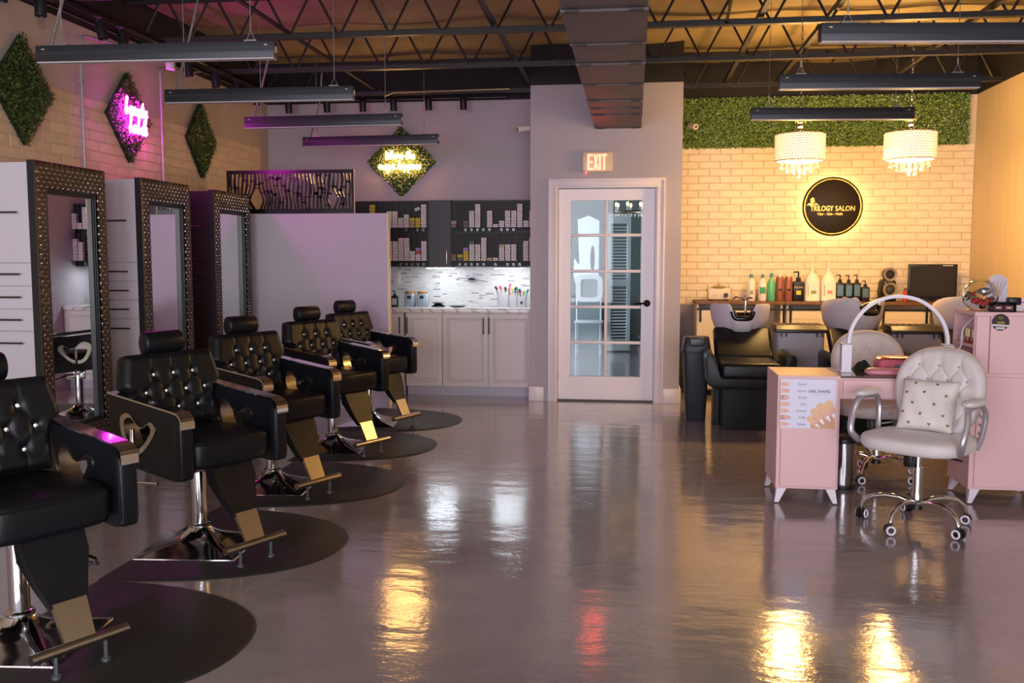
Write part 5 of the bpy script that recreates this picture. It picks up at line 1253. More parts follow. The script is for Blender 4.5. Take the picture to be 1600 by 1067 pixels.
MB().box(px1, 0.515, py0, py1, 0.702, 0.712, bev=0.002, seg=1).build('glass_top', mat('smoked_glass', '5a4a4a', 0.06, coat=0.5), nd, ang=0)
# poster
po = thing('nail_shapes_poster', 'white NAIL SHAPES chart with fingers and a hand taped to the pink desk', 'poster', (0.80, 5.1835, 0.425))
# origin at lower-left of sheet, facing -y; sheet 0.287 x 0.265
PW, PH = 0.290, 0.268
MB().box(0, PW, -0.001, 0.0, 0, PH).build('sheet', mat('poster_paper', 'd6d5e8', 0.5), po, ang=0)
skin = [mat('print_skin_a', 'e2b892', 0.6), mat('print_skin_b', 'b98d74', 0.6), mat('print_nail', 'dca9a4', 0.5), mat('print_tip', 'eceaf2', 0.5)]
ink = mat('print_ink', '55516e', 0.6)
names = ['Square', 'Squoval', 'Round', 'Oval', 'Almond', 'Coffin', 'Stiletto']
for k, nm_ in enumerate(names):
    z = PH - 0.028 - k * 0.0365
    w_ = 0.046 + 0.002 * k
    tip = [(w_, 0.006), (w_, -0.006)] if k in (0, 5) else ([(w_ - 0.004, 0.010), (w_, 0.004), (w_, -0.004), (w_ - 0.004, -0.010)] if k in (1,) else [(w_ - 0.006, 0.008), (w_, 0.0), (w_ - 0.006, -0.008)] if k < 4 else [(w_, 0)])
    poly = [(0.003, -0.013), (0.003, 0.013), (0.03, 0.012)] + tip + [(0.03, -0.012)]
    MB().prism([(x, z + q) for x, q in poly], 'y', -0.0016, -0.001).build('finger_print', skin[1] if k in (2, 5) else skin[0], po, ang=0)
    MB().prism([(x, z + q) for x, q in [(0.018, -0.007), (0.018, 0.008), (0.034, 0.009)] + [(a * 0.985, c_ * 0.8) for a, c_ in tip] + [(0.034, -0.008)]], 'y', -0.0022, -0.0016).build('nail_print', skin[2], po, ang=0)
    MB().box(0.055, 0.135, -0.0014, -0.001, z - 0.0095, z - 0.0088).build('rule_line', mat('print_rule', 'a9a7bf', 0.6), po, ang=0)
    link('caption', text_mesh(nm_, 0.016, ink, 0.0002, 'RIGHT', 1.0), po, (0.138, -0.0013, z - 0.004), (PI / 2, 0, 0))
link('title', text_mesh('NAIL SHAPES', 0.0225, mat('print_title', '3f4068', 0.6), 0.0002, 'LEFT', 0.88, 0.0003), po, (0.148, -0.0013, 0.195), (PI / 2, 0, 0))
link('subtitle', text_mesh('A VISUAL GUIDE', 0.010, mat('print_rule', 'a9a7bf', 0.6), 0.0002, 'LEFT', 1.0), po, (0.17, -0.0013, 0.181), (PI / 2, 0, 0))
MB().prism([(PW, 0.0), (PW, 0.11), (0.262, 0.135), (0.20, 0.10), (0.16, 0.05), (0.163, 0.0)], 'y', -0.0015, -0.001).build('hand_print', mat('print_skin_c', 'cf9f80', 0.6), po, ang=0)
for k, (kx, kz, ang, ln, wd) in enumerate(((0.256, 0.135, -66, 0.082, 0.023), (0.212, 0.120, -56, 0.088, 0.022), (0.180, 0.092, -52, 0.078, 0.020), (0.158, 0.052, -42, 0.062, 0.017))):
    a = math.radians(ang); d = Vector((math.cos(a), math.sin(a))); n_ = Vector((-d.y, d.x))
    def Q(u, v): p = Vector((kx, kz)) + d * u + n_ * v; return (min(p.x, PW - 0.001), max(p.y, 0.001))
    fing = [Q(-wd * 0.9 * math.cos(q), wd * math.sin(q)) for q in [-PI / 2 + PI * i / 8 for i in range(9)]]
    fing = [Q(-wd * 0.9 * math.cos(q), -wd * math.sin(q)) for q in [-PI / 2 + PI * i / 8 for i in range(9)]] + [Q(ln * 0.70, -wd * 0.78), Q(ln * 0.82, 0), Q(ln * 0.70, wd * 0.78)]
    MB().prism(fing, 'y', -0.0020 - k * 0.0001, -0.0012).build('finger_print', skin[0], po, ang=0)
    MB().prism([Q(ln * 0.46, -wd * 0.40), Q(ln * 0.78, -wd * 0.50), Q(ln * 0.78, wd * 0.50), Q(ln * 0.46, wd * 0.40), Q(ln * 0.38, 0)], 'y', -0.0027, -0.0018).build('nail_print', skin[2], po, ang=0)
    MB().prism([Q(ln * 0.76, -wd * 0.50), Q(ln * 1.10, -wd * 0.10), Q(ln * 1.13, 0), Q(ln * 1.10, wd * 0.10), Q(ln * 0.76, wd * 0.50), Q(ln * 0.70, 0)], 'y', -0.0030, -0.0019).build('nail_tip_print', skin[3], po, ang=0)
# desk lamp: arch between two posts
lamp_w = mat('white_lamp', 'dcd6e2', 0.35)
al = thing('arch_lamp', 'white arched desk lamp on two square posts over the nail desk', 'lamp', (1.455, 5.385, 0.7125))
for sx in (-0.275, 0.262):
    MB().box(sx - 0.027, sx + 0.027, -0.03, 0.03, 0, 0.162, bev=0.003).build('post', lamp_w, al, ang=20)
    MB().box(sx - 0.028, sx + 0.028, -0.031, 0.031, 0.156, 0.159).build('post_seam', black_plastic, al, ang=0)
    MB().box(sx - 0.03, sx + 0.03, -0.033, 0.033, 0, 0.012, bev=0.003).build('foot', lamp_w, al, ang=20)
P = []
for i in range(41):
    a = PI - PI * i / 40; ca, sa = math.cos(a), math.sin(a)
    P.append((0.262 * ca, 0.162 + 0.262 * sa))
ar = MB(); nx = []
rings = []
for i, (x, z) in enumerate(P):
    a = PI - PI * i / 40; ca, sa = math.cos(a), math.sin(a)
    rings.append([(x - ca * 0.009, -0.014, z - sa * 0.009), (x + ca * 0.009, -0.014, z + sa * 0.009), (x + ca * 0.009, 0.014, z + sa * 0.009), (x - ca * 0.009, 0.014, z - sa * 0.009)])
ar.loft(rings).build('arch', lamp_w, al, ang=30)
MB().loft([[(x - math.cos(PI - PI * i / 40) * 0.0095, yy, z - math.sin(PI - PI * i / 40) * 0.0095) for yy in (-0.009, 0.009)] + [(x - math.cos(PI - PI * i / 40) * 0.0088, yy, z - math.sin(PI - PI * i / 40) * 0.0088) for yy in (0.009, -0.009)] for i, (x, z) in enumerate(P) if 1 < i < 39]).build('diffuser', mat('opal_diffuser', 'cfcbd6', 0.5), al, ang=30)
Pc = cat_rom([(0.26, 0.03, 0.17), (0.31, 0.05, 0.10), (0.36, 0.08, 0.15), (0.375, 0.10, 0.24), (0.42, 0.09, 0.30), (0.46, 0.09, 0.345)], 5)
MB().tube([tuple(p) for p in Pc], 0.0045, n=6).build('cable', lamp_w, al)
# wrist rest, UV lamp, black cloth
o = MB().loft([superring(a, c_, z, 28, 4, cx=0) for a, c_, z in ((0.15, 0.045, 0), (0.16, 0.05, 0.008), (0.158, 0.048, 0.022), (0.14, 0.036, 0.034))]).build('wrist_rest', mat('rose_vinyl', 'c07a88', 0.35), None, (1.425, 5.30, 0.7125), ang=60); tag(o, 'long rose pink wrist rest pad on the front edge of the nail desk', 'wrist rest')
glit = mat('pink_glitter', 'd0667f', 0.3, 0.3, var=0.45, vscale=260, bump=0.5, bscale=300)
uv = thing('nail_lamp', 'pink glitter nail curing lamp with a grey keypad on the nail desk', 'nail lamp', (1.47, 5.46, 0.7125))
MB().loft([superring(a, c_, z, 32, 3.2) for a, c_, z in ((0.11, 0.085, 0.0), (0.115, 0.09, 0.008), (0.114, 0.088, 0.06), (0.105, 0.08, 0.074), (0.09, 0.066, 0.079))]).build('shell', glit, uv, ang=50)
MB().loft([superring(a, c_, z, 32, 3.2) for a, c_, z in ((0.108, 0.083, 0.073), (0.095, 0.070, 0.081), (0.08, 0.058, 0.083))]).build('top_plate', mat('rose_gold', 'b77a6e', 0.2, 0.8), uv, ang=50)
MB().prism([(-0.045, 0.012), (0.05, 0.012), (0.05, 0.045), (-0.03, 0.045)], 'y', -0.0925, -0.086).build('keypad', mat('grey_keypad', '6c7080', 0.35), uv, ang=0)
bc = MB()
bc.grid(lambda u, v: (1.30 + 0.13 * (u - 0.5), 5.50 + 0.08 * (v - 0.5), 0.7135 + 0.055 * max(0, math.sin(PI * u)) ** 1.5 * max(0, math.sin(PI * v)) ** 0.7 + 0.006 * math.sin(u * 19 + v * 5) * math.sin(PI * u) * math.sin(PI * v)), 24, 14)
o = bc.build('black_cloth', mat('black_fabric', '121214', 0.85), None, ang=80, fix=False); o.modifiers.new('thickness', 'SOLIDIFY').thickness = 0.003; tag(o, 'crumpled black cloth on the nail desk behind the lamp post', 'cloth')

# tall pink cabinet with cubby shelves
bx = thing('pink_cabinet', 'tall pink cabinet with cubby shelves in its side, right of the nail desk', 'cabinet', (1.835, 5.31, 0))
Wc = 0.80; D = 0.34; Ht = 1.056
b = MB()
b.box(0.16, Wc, 0, D, 0.085, Ht, bev=0.0015, seg=1)
b.box(-0.005, 0.16, 0, D, 0.085, 0.725).box(-0.005, 0.16, 0, D, Ht - 0.018, Ht).box(-0.005, 0.16, 0.016, D - 0.016, 0.862, 0.877)
b.box(-0.005, 0.16, 0.0, 0.016, 0.725, Ht - 0.018).box(-0.005, 0.16, D - 0.016, D, 0.725, Ht - 0.018)
b.build('body', pink, bx, ang=0)
MB().box(0.0, 0.066, -0.014, 0, 0.725, 1.035, bev=0.0015, seg=1).box(0.072, Wc - 0.006, -0.014, 0, 0.725, 1.035, bev=0.0015, seg=1).build('upper_panel', pink, bx, ang=0)
MB().box(0.02, Wc - 0.006, -0.012, 0, 0.10, 0.705, bev=0.0015, seg=1).build('lower_panel', pink, bx, ang=0)
for x, sx in ((0.035, -1), (0.36, 1), (Wc - 0.04, 1)):
    for y, sy in ((0.035, -1), (D - 0.035, 1)): splay_leg(bx, x, y, sx, sy)
wfx = thing('wifi_sign', 'round black WiFi sticker sign with gold symbol on the pink cabinet', 'sign', (1.955, 5.2955, 1.003))
M = Matrix.Rotation(PI / 2, 4, 'X')
MB().lathe([(0.0445, 0.0), (0.0445, 0.003), (0.0001, 0.003)], 40, M=M).build('disc', mat('black_sticker', '0e0e0f', 0.3), wfx)
wg = mat('wifi_gold', 'a58a3c', 0.35, 0.4)
for r in (0.006, 0.013, 0.020):
    P = [(r * math.sin(a), -0.0034, 0.010 + r * math.cos(a)) for a in [-0.8 + 1.6 * i / 10 for i in range(11)]]
    MB().tube(P, 0.0022, n=5).build('wifi_arc', wg, wfx)
link('lettering', text_mesh('WiFi', 0.020, wg, 0.0004, 'CENTER', 1.0, 0.0008), wfx, (0, -0.0034, -0.010), (PI / 2, 0, 0))
MB().box(-0.046, 0.046, -0.0042, -0.003, -0.022, -0.012, M=Matrix.Rotation(0.06, 4, 'Y')).build('network_strip', mat('label_tape', 'c9c3c9', 0.5), wfx, ang=0)
MB().box(-0.023, 0.023, -0.0042, -0.003, -0.037, -0.026, M=Matrix.Rotation(0.04, 4, 'Y')).build('password_strip', mat('label_tape', 'c9c3c9', 0.5), wfx, ang=0)
# things in the cubbies
zsh = 0.8772
rp = random.Random(2)
pcol = [('silver capped clear', 'd8d2cf', 'bdb9bb'), ('wine red', '7a2f36', 'e2cf9c'), ('rust red', '8d4038', 'e2cf9c'), ('dark red', '6a2a30', 'e5d6b0'), ('brick red', '83423a', 'e5d6b0')]
for k, (nm_, c_, cc) in enumerate(pcol):
    t = thing('polish_bottle', '%s nail polish bottle, %s from the desk side on the upper cubby shelf' % (nm_, ORD[k + 1]), 'nail polish', (1.853 + 0.005 * (k % 2), 5.345 + 0.052 * (4 - k) + 0.01, zsh), 0, 'nail polish bottles in the upper cubby')
    MB().box(-0.011, 0.011, -0.011, 0.011, 0.0, 0.034, bev=0.003).build('body', mat('polish_' + c_, c_, 0.15), t)
    MB().cyl((0, 0, 0.034), (0, 0, 0.078), 0.0085, 0.0075, n=12).build('cap', mat('cap_' + cc, cc, 0.3), t)
o = MB().box(-0.02, 0.02, -0.085, 0.085, 0, 0.014, bev=0.003).build('tool_tray', mat('clear_tray', '9c7d74', 0.2), None, (1.868, 5.50, zsh)); 
bpy.data.objects.remove(o)
zlo = 0.7252
for k, (nm_, c_, y, h, r) in enumerate((('lilac', 'b893cf', 5.55, 0.062, 0.019), ('pink', 'd06a9a', 5.505, 0.05, 0.019), ('white', 'e3dfe6', 5.46, 0.066, 0.016), ('pale blue', '9fc0dd', 5.42, 0.085, 0.018), ('smoky', '6a5a6c', 5.372, 0.07, 0.022))):
    t = thing('nail_jar', '%s jar, %s from the desk side in the lower cubby' % (nm_, ORD[k + 1]), 'jar', (1.862, y, zlo), 0, 'nail product jars in the lower cubby')
    MB().lathe([(r * 0.95, 0), (r, 0.004), (r, h * 0.62), (r * 0.9, h * 0.66)], 18).build('body', mat('jar_' + c_, c_, 0.25), t)
    MB().cyl((0, 0, h * 0.66), (0, 0, h), r * 0.92, n=18).build('lid', mat('jarlid_%d' % k, ('a983c4', '8f5f86', 'd9d5dc', '8ab6e0', '4b4450')[k], 0.3), t)
# on top of the cabinet
zt = Ht
gl = thing('flower_globe', 'glass fishbowl of red paper roses and green leaves on the pink cabinet', 'vase', (1.90, 5.45, zt))
def thin_glass():
    m = bpy.data.materials.new('thin_glass'); m.use_nodes = True; N = m.node_tree.nodes; L = m.node_tree.links; N.remove(N['Principled BSDF'])
    t_ = N.new('ShaderNodeBsdfTransparent'); t_.inputs[0].default_value = (0.95, 0.96, 0.97, 1); g = N.new('ShaderNodeBsdfGlossy'); g.inputs['Roughness'].default_value = 0.02
    lw = N.new('ShaderNodeLayerWeight'); lw.inputs[0].default_value = 0.12; mx = N.new('ShaderNodeMixShader'); L.new(lw.outputs['Fresnel'], mx.inputs[0]); L.new(t_.outputs[0], mx.inputs[1]); L.new(g.outputs[0], mx.inputs[2]); L.new(mx.outputs[0], N['Material Output'].inputs[0]); return m
tg_ = thin_glass()
MB().lathe([(0.03, 0.0), (0.06, 0.008), (0.088, 0.05), (0.093, 0.085), (0.085, 0.125), (0.06, 0.155), (0.043, 0.164), (0.043, 0.170), (0.048, 0.174)], 32, cap=False).build('glass_bowl', tg_, gl, ang=60)
MB().lathe([(0.001, 0.002), (0.03, 0.0005), (0.0305, 0.004), (0.001, 0.006)], 20).build('glass_foot', tg_, gl)
rose = mat('red_paper_rose', 'a8332f', 0.6); leafm = mat('silk_leaf', '2f6b4a', 0.55); silv = mat('silver_foil', 'c9cfe0', 0.12, 0.9)
rg = random.Random(8)
for k, (x, y, z) in enumerate(((-0.045, -0.045, 0.06), (0.0, -0.06, 0.045), (0.03, -0.04, 0.05), (-0.05, 0.0, 0.09), (0.0, 0.03, 0.05), (0.045, 0.01, 0.06))):
    b = MB()
    for q in range(9):
        a = q * 2.4; rr = 0.004 + 0.0022 * q
        b.ico((x + rr * math.cos(a), y + rr * math.sin(a) * 0.7, z + rr * 0.5 * math.sin(a + 1)), 0.0095, 1, sz=1.1)
    b.build('rose', rose, gl, ang=60)
for k in range(18):
    a = rg.uniform(0, 2 * PI); ph = rg.uniform(-0.5, 0.7); R = 0.068
    c = Vector((R * math.cos(a) * math.cos(ph), R * math.sin(a) * math.cos(ph), 0.082 + R * math.sin(ph) * 0.7)); d = Vector((rg.uniform(-1, 1), rg.uniform(-1, 1), rg.uniform(-1, 1))).normalized(); s_ = d.cross(Vector((0.3, 0.2, 1))).normalized()
    b = MB(); ve = [b.bm.verts.new(c + d * u + s_ * v) for u, v in ((-0.02, 0), (0, 0.010), (0.024, 0), (0, -0.010))]; b.bm.faces.new(ve)
    b.build('leaf', leafm, gl, ang=0)
MB().ico((0.01, -0.035, 0.11), 0.03, 2, sx=1.3, sy=0.6, sz=0.7).build('foil_ribbon', silv, gl, ang=0)
ac = thing('acrylic_plaque', 'arched frosted acrylic plaque with gold twigs behind the flower globe', 'plaque', (2.005, 5.50, zt), 0)
P = [(0.055 * math.cos(a), 0.145 + 0.055 * math.sin(a)) for a in [PI * i / 16 for i in range(17)]]
MB().prism([(0.055, 0)] + P + [(-0.055, 0)], 'y', -0.002, 0.002).build('panel', mat('frosted_acrylic', 'c4bac4', 0.4), ac, ang=30)
for k in range(5):
    x = -0.03 + 0.015 * k
    MB().tube([(x * 0.4, -0.004, 0.08), (x, -0.004, 0.13), (x * 1.4, -0.004, 0.165)], 0.0014, n=4).build('twig', mat('dry_twig', '8f7a4f', 0.6), ac)
MB().box(-0.04, 0.045, -0.012, 0.012, 0, 0.006).build('foot', mat('frosted_acrylic', 'c4bac4', 0.4), ac, ang=0)
bh_ = thing('card_holder', 'glossy black card holder with red and white cards on the pink cabinet', 'card holder', (1.985, 5.355, zt))
MB().box(-0.058, 0.058, -0.03, 0.04, 0, 0.008).box(-0.058, 0.058, 0.036, 0.04, 0.008, 0.052).box(0.054, 0.058, -0.03, 0.04, 0.008, 0.052).box(-0.058, -0.054, -0.03, 0.04, 0.008, 0.03).build('tray', black_gloss, bh_, ang=0)
for k, x in enumerate((-0.027, 0.027)): MB().box(x - 0.024, x + 0.024, -0.014, -0.004, 0.008, 0.036).build('card_stack', mat('dark_red_card', '5a1d26', 0.5), bh_, ang=0); MB().box(x - 0.012, x + 0.012, -0.0146, -0.014, 0.020, 0.026).build('card_print', cam_white, bh_, ang=0)
sp = thing('smart_speaker', 'small black cube speaker with a blue light on white boxes', 'speaker', (2.085, 5.48, zt + 0.034))
MB().box(-0.032, 0.032, -0.03, 0.03, 0, 0.04, bev=0.006).build('housing', black_plastic, sp); MB().box(0.0322, 0.034, -0.028, 0.0, 0.008, 0.034).build('light', mat('blue_glow', '3a40ff', 0.4, emit='2a30ff', es=4), sp, ang=0)
Pc = cat_rom([(0.03, 0.01, 0.006), (0.06, 0.0, 0.012), (0.085, -0.01, 0.0), (0.09, -0.03, -0.03)], 5); MB().tube([tuple(p) for p in Pc], 0.002, n=5).build('cable', black_plastic, sp)
for k in range(2):
    o = MB().box(-0.046, 0.046, -0.035, 0.035, 0, 0.016, bev=0.002).build('white_carton', wh, None, (2.08 + 0.006 * k, 5.475, zt + 0.0004 + k * 0.0165)); tag(o, ('flat white carton at the bottom, under the small black speaker', 'flat white carton on top, directly under the small black speaker')[k], 'carton', 'white cartons under the speaker')

# steel waste bin under the desk
t = thing('pedal_bin', 'small steel pedal bin with black rims beside the nail desk', 'bin', (1.235, 5.62, 0))
MB().cyl((0, 0, 0.025), (0, 0, 0.275), 0.068, n=32).build('body', mat('polished_steel', '8f8f94', 0.15, 1.0), t)
MB().lathe([(0.071, 0.0), (0.072, 0.004), (0.071, 0.026)], 32).build('base_rim', black_plastic, t); MB().lathe([(0.071, 0.272), (0.073, 0.278), (0.071, 0.295), (0.05, 0.31), (0.01, 0.314)], 32).build('lid', black_plastic, t)

# --------------------------------------------------------------- white tufted task chairs
velvet = mat('pale_grey_velvet', 'cfc8c6', 0.7, var=0.05, vscale=5, sheen=0.3)
silver = mat('silver_arm', 'a9a6ac', 0.3, 0.5)
def task_chair(label, loc, rz, brot):
    t = thing('task_chair', label, 'chair', loc, rz, 'pale tufted task chairs at the nail desk')
    # star base
    hub = MB().cyl((0, 0, 0.085), (0, 0, 0.135), 0.028, n=18).mesh('hub', black_plastic)
    link('hub', hub, t)
    for k in range(5):
        a = brot + k * 2 * PI / 5; ca, sa = math.cos(a), math.sin(a)
        P = [(0.02, 0.115), (0.08, 0.135), (0.15, 0.138), (0.21, 0.125), (0.25, 0.095), (0.262, 0.062)]
        MB().tube([(r * ca, r * sa, z) for r, z in P], [0.015, 0.0135, 0.013, 0.0125, 0.012, 0.011], n=10).build('base_leg', chrome, t)
        cs = MB(); cx, cy = 0.262 * ca, 0.262 * sa; wa = a + 0.9 + k
        wx, wy = math.cos(wa), math.sin(wa)
        for s in (-1, 1): cs.cyl((cx + wx * 0.006 * s, cy + wy * 0.006 * s, 0.027), (cx + wx * 0.022 * s, cy + wy * 0.022 * s, 0.027), 0.026, n=18)
        cs.cyl((cx, cy, 0.03), (cx, cy, 0.065), 0.009, n=8)
        c_ = cs.build('caster', black_plastic, t)
        for s in (-1, 1):
            R = []
            q = Vector((wx, wy, 0)); u = Vector((-wy, wx, 0)); pc = Vector((cx, cy, 0.027)) + q * 0.0225 * s
            MB().tube([tuple(pc + u * 0.019 * math.cos(b_) + Vector((0, 0, 1)) * 0.019 * math.sin(b_)) for b_ in [2 * PI * i / 18 for i in range(18)]], 0.0052, n=6, closed=True).build('caster_ring', lamp_w, c_)
    MB().cyl((0, 0, 0.12), (0, 0, 0.30), 0.024, n=18).build('gas_column', chrome, t)
    MB().cyl((0, 0, 0.29), (0, 0, 0.385), 0.014, n=14).build('piston', chrome, t)
    MB().box(-0.09, 0.09, -0.10, 0.10, 0.372, 0.392, bev=0.006).box(-0.055, -0.01, -0.05, 0.04, 0.30, 0.375, bev=0.008).build('mechanism', black_plastic, t)
    MB().tube([(0.03, 0, 0.372), (0.16, 0.01, 0.365), (0.21, 0.01, 0.36)], 0.005, n=6).build('height_lever', black_plastic, t)
    # seat (front is -y)
    MB().loft([superring(a, b_, z, 44, 3.2) for a, b_, z in ((0.20, 0.19, 0.39), (0.235, 0.222, 0.396), (0.25, 0.238, 0.415), (0.252, 0.24, 0.445), (0.243, 0.232, 0.460), (0.20, 0.19, 0.470), (0.10, 0.1, 0.473))]).build('seat', velvet, t, ang=70)
    # balloon backrest, tufted front
    def outl(a):    # outline in (x, z) about its centre
        ca, sa = math.cos(a), math.sin(a)
        w_ = 0.228 + 0.022 * sa
        x = w_ * math.copysign(abs(ca) ** 0.86, ca); z = 0.235 * math.copysign(abs(sa) ** 0.92, sa)
        return x, z
    btn = [(x, z) for z, xs in ((0.14, (-0.10, 0.0, 0.10)), (0.07, (-0.15, -0.05, 0.05, 0.15)), (0.0, (-0.10, 0.0, 0.10)), (-0.07, (-0.15, -0.05, 0.05, 0.15)), (-0.14, (-0.1, 0, 0.1))) for x in xs]
    segs = [(a, b_) for a in btn for b_ in btn if a[1] > b_[1] and a[1] - b_[1] < 0.08 and abs(a[0] - b_[0]) < 0.06]
    segs += [((x, 0.14), (x * 1.1, 0.26)) for x in (-0.10, 0, 0.10)]
    def dseg(y, z, s):
        (ay, az), (by, bz) = s; L2 = (by - ay) ** 2 + (bz - az) ** 2
        q = max(0, min(1, ((y - ay) * (by - ay) + (z - az) * (bz - az)) / L2)); return math.hypot(y - ay - q * (by - ay), z - az - q * (bz - az))
    tilt = 0.16
    def bp(x, z, y):
        return (x, 0.205 + (z + 0.235) * math.sin(tilt) + y + 0.10 * 0 - 0.35 * x * x, 0.425 + (z + 0.235) * math.cos(tilt))
    nA, nR = 120, 48
    def front(u, v):
        a = 2 * PI * u; x, z = outl(a); f = 0.02 + 0.98 * v; x *= f; z *= f
        d = 1 - f
        puff = -0.055 * (1 - max(0, 1 - d / 0.16) ** 2.0) ** 0.5 if d < 0.16 else -0.055
        db = min(math.hypot(x - p, z - q) for p, q in btn); ds = min(dseg(x, z, s) for s in segs)
        if f < 0.97: puff += 0.011 * math.exp(-(db / 0.018) ** 2) + 0.0065 * math.exp(-(ds / 0.0055) ** 2)
        return bp(x, z, puff)
    b = MB(); b.grid(front, nA, nR, closed_u=True)
    b.grid(lambda u, v: bp(outl(2 * PI * u)[0] * (1 - 0.98 * v), outl(2 * PI * u)[1] * (1 - 0.98 * v), 0.02 * min(1, v * 6)), nA, 8, closed_u=True)
    bmesh.ops.remove_doubles(b.bm, verts=b.bm.verts, dist=0.0005)
    bk = b.build('backrest', velvet, t, ang=80)
    for (x, z) in btn:
        if abs(x) / 0.235 < 0.8: MB().ico(bp(x, z, -0.052), 0.0085, 1).build('crystal_button', crystal, bk, ang=0)
    MB().tube([(0, 0.06, 0.385), (0, 0.22, 0.40), (0, 0.275, 0.46), (0, 0.285, 0.55)], 0.016, n=8, flat=2.2).build('back_bar', black_plastic, t)
    for s in (-1, 1):
        xs = s * 0.262
        P = cat_rom([(xs * 0.96, -0.12, 0.415), (xs * 1.06, -0.165, 0.47), (xs * 1.08, -0.135, 0.56), (xs * 1.04, -0.10, 0.628), (xs * 1.02, -0.03, 0.640), (xs * 1.02, 0.07, 0.632), (xs * 1.03, 0.115, 0.58), (xs * 1.0, 0.10, 0.48), (xs * 0.94, 0.075, 0.415)], 5)
        am = MB().tube([tuple(p) for p in P], 0.0165, n=10, flat=0.8).build('arm_frame', silver, t)
        for q in range(3): MB().cyl((xs * 1.04, 0.102, 0.47 + q * 0.045), (xs * 0.84, 0.17, 0.48 + q * 0.045), 0.005, n=6).build('arm_strut', silver, am)
        MB().loft([superring(a, c_, z, 28, 2.6, cx=xs * 1.02, cy=-0.02) for a, c_, z in ((0.028, 0.095, 0.644), (0.037, 0.108, 0.650), (0.039, 0.112, 0.658), (0.032, 0.10, 0.669), (0.015, 0.07, 0.673))]).build('arm_pad', velvet, am, ang=70)
    return t
task_chair('pale tufted task chair with heart cushion, in front of the nail desk', (1.43, 4.85, 0), math.radians(-40), 0.90)
task_chair('pale tufted task chair behind the nail desk, half hidden by it', (1.50, 5.93, 0), math.radians(4), 0.3)

# heart cushion
cu = thing('heart_cushion', 'white square cushion printed with small gold hearts on the front task chair', 'cushion', (1.462, 4.893, 0.472), math.radians(-33))
Mc = Matrix.Rotation(-0.42, 4, 'X')
cm = mat('white_cotton', 'dcd5d2', 0.85, bump=0.15, bscale=25)
S = 0.138
def cushion_side(sgn):
    def f(u, v):
        x = (2 * u - 1); z = (2 * v - 1)
        e = max(0, (1 - x ** 4) * (1 - z ** 4)) ** 0.5
        pin = 1 - 0.07 * (1 - abs(x) ** 2 * 1.0) * (abs(z) ** 6) ; pin2 = 1 - 0.07 * (1 - abs(z) ** 2) * (abs(x) ** 6)
        return Mc @ Vector((x * S * pin2, sgn * 0.055 * e + 0.003 * math.sin(9 * x + 4 * z) * e, S * (1 + z * pin)))
    return f
b = MB(); b.grid(cushion_side(-1), 26, 26); b.grid(cushion_side(1), 26, 26); bmesh.ops.remove_doubles(b.bm, verts=b.bm.verts, dist=0.0006)
b.build('cover', cm, cu, ang=80)
hm = mat('gold_print', '8c7444', 0.5, 0.3); fs = cushion_side(-1)
hp_ = [(0.0, -1.0), (0.55, -0.35), (0.95, 0.2), (0.9, 0.65), (0.5, 0.85), (0.12, 0.65), (0, 0.4), (-0.12, 0.65), (-0.5, 0.85), (-0.9, 0.65), (-0.95, 0.2), (-0.55, -0.35)]
for k, (u, v) in enumerate([(0.28, 0.87), (0.66, 0.87), (0.14, 0.68), (0.46, 0.70), (0.84, 0.66), (0.28, 0.48), (0.66, 0.48), (0.13, 0.30), (0.45, 0.28), (0.84, 0.28), (0.26, 0.10), (0.62, 0.10), (0.93, 0.12)]):
    b = MB(); s_ = 0.0085
    vs = [b.bm.verts.new(fs(u + x * s_ / (2 * S), v + z * s_ / (2 * S)) + Mc @ Vector((0, -0.0018, 0))) for x, z in hp_]
    c_ = b.bm.verts.new(fs(u, v) + Mc @ Vector((0, -0.0018, 0)))
    for i in range(len(vs)): b.bm.faces.new((vs[i], vs[(i + 1) % len(vs)], c_))
    b.build('heart_print', hm, cu, ang=0)
# ================================================================== SEEN THROUGH THE GLAZED DOOR
t = thing('reception_counter', 'grey counter with a dark top seen through the glazed door', 'counter', (-0.78, 14.2, 0))
MB().box(-0.30, 0.30, 0, 0.5, 0, 0.76).build('body', mat('pale_grey_counter', '8b979c', 0.4), t, ang=0); MB().box(-0.32, 0.32, -0.02, 0.52, 0.76, 0.80).build('top', black_plastic, t, ang=0)
t = thing('draped_frame', 'tall white draped frame with an oval gap seen through the upper left panes', 'frame', (-0.70, 14.35, 0.80))
oc = [(-0.14, 0), (0.17, 0), (0.18, 1.12), (0.02, 1.2), (-0.15, 1.14), (-0.12, 0.45), (-0.2, 0.55), (-0.21, 0.30)]
MB().prism(oc, 'y', -0.03, 0.03, holes=[[(0.08 + 0.035 * math.cos(a), 0.55 + 0.2 * math.sin(a)) for a in [2 * PI * i / 16 for i in range(16)]]]).build('drape', mat('white_drape', 'e8eaf0', 0.7), t, ang=0)
MB().box(-0.1, 0.12, -0.1, 0.1, 0.0, 0.02).build('foot', wh, t, ang=0)
t = thing('louvre_door', 'white louvred folding door leaf seen through the right panes', 'louvre door', (-0.21, 13.6, 0), 0.25)
lw_ = mat('white_louvre', 'dfe5e8', 0.5)
MB().box(-0.17, -0.12, -0.015, 0.015, 0.02, 1.99).box(0.12, 0.17, -0.015, 0.015, 0.02, 1.99).box(-0.12, 0.12, -0.015, 0.015, 0.02, 0.16).box(-0.12, 0.12, -0.015, 0.015, 1.85, 1.99).box(-0.12, 0.12, -0.015, 0.015, 0.95, 1.05).build('frame', lw_, t, ang=0)
sm = MB().box(-0.12, 0.12, -0.012, 0.012, -0.003, 0.003, M=Matrix.Rotation(0.7, 4, 'X')).mesh('slat', lw_, 0)
z = 0.18
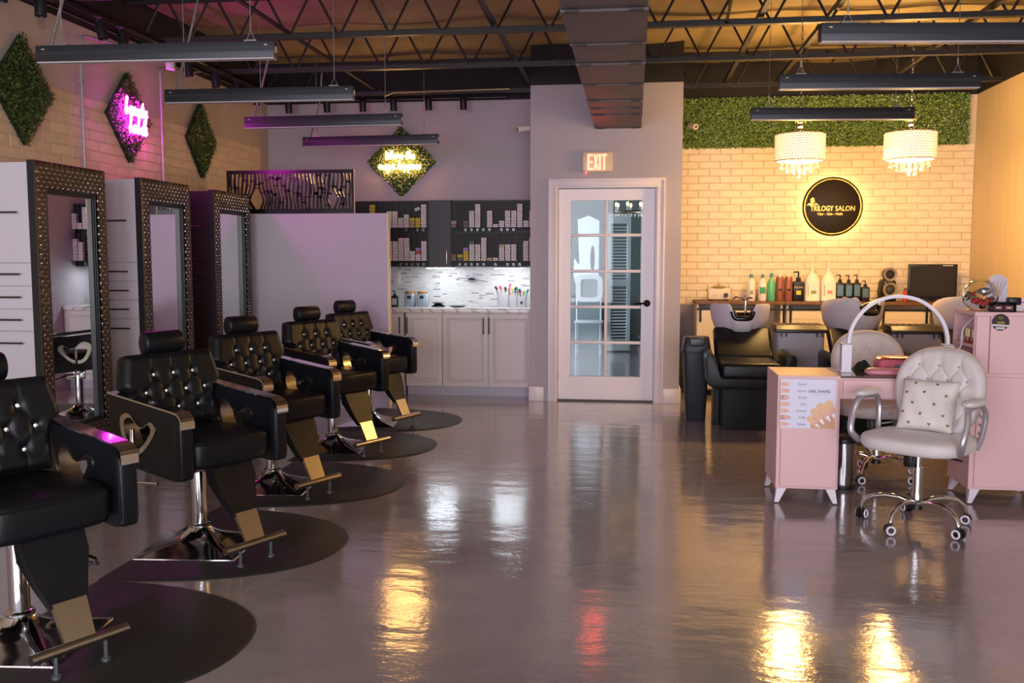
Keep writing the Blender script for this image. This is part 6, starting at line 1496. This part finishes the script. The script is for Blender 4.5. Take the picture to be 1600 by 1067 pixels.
while z < 1.84:
    if not 0.94 < z < 1.06: link('slat', sm, t, (0, 0, z))
    z += 0.045
t = thing('white_chair_back', 'white plastic chair back standing in front of the grey counter', 'chair', (-0.62, 13.3, 0))
MB().prism(rrect(-0.19, 0.19, 0.74, 1.12, 0.09), 'y', -0.015, 0.015, holes=[rrect(-0.12, 0.12, 0.8, 1.06, 0.05)]).build('backrest', wh, t, ang=30)
MB().prism(rrect(-0.12, 0.12, 0.8, 1.06, 0.05), 'y', 0.0, 0.008).build('mesh_panel', mat('grey_mesh', '848c90', 0.6), t, ang=0)
MB().box(-0.2, 0.2, -0.22, 0.2, 0.44, 0.47, bev=0.01).build('seat', wh, t)
for sx in (-0.17, 0.17):
    MB().cyl((sx, 0.0, 0.45), (sx, 0.01, 0.8), 0.014, n=8).build('back_post', wh, t)
    for sy in (-0.18, 0.17): MB().cyl((sx, sy, 0), (sx, sy, 0.45), 0.014, n=8).build('leg', wh, t)
t = thing('candle_chandelier', 'small crystal chandelier with candle bulbs seen through the top right pane', 'chandelier', (-0.06, 11.6, 1.86))
MB().tube([(0.17 * math.cos(a), 0.17 * math.sin(a), 0.06) for a in [2 * PI * i / 24 for i in range(24)]], 0.012, n=6, closed=True).cyl((0, 0, 0.03), (0, 0, 0.84), 0.008, n=8).build('frame', brushed, t)
for k in range(6):
    a = k * PI / 3 + 0.4; x, y = 0.17 * math.cos(a), 0.17 * math.sin(a)
    MB().cyl((x, y, 0.06), (x, y, 0.12), 0.009, n=8).build('candle', wh, t); MB().sph((x, y, 0.145), 0.014, 8, sz=1.7).build('bulb', MATS['warm_bulb'], t)
    for q in range(3): MB().lathe([(0.001, 0.05), (0.009, 0.02), (0.001, -0.01)], 6, c=(0.16 * math.cos(a + q * 0.35), 0.16 * math.sin(a + q * 0.35), 0.0)).build('crystal_drop', drop_m, t, ang=0)
# glass panes of the back room side window are its only daylight
o = struct(MB().box(-2.47, -2.45, 10.5, 14.3, 0.6, 2.55).build('window_3', clear_pane, ang=0))
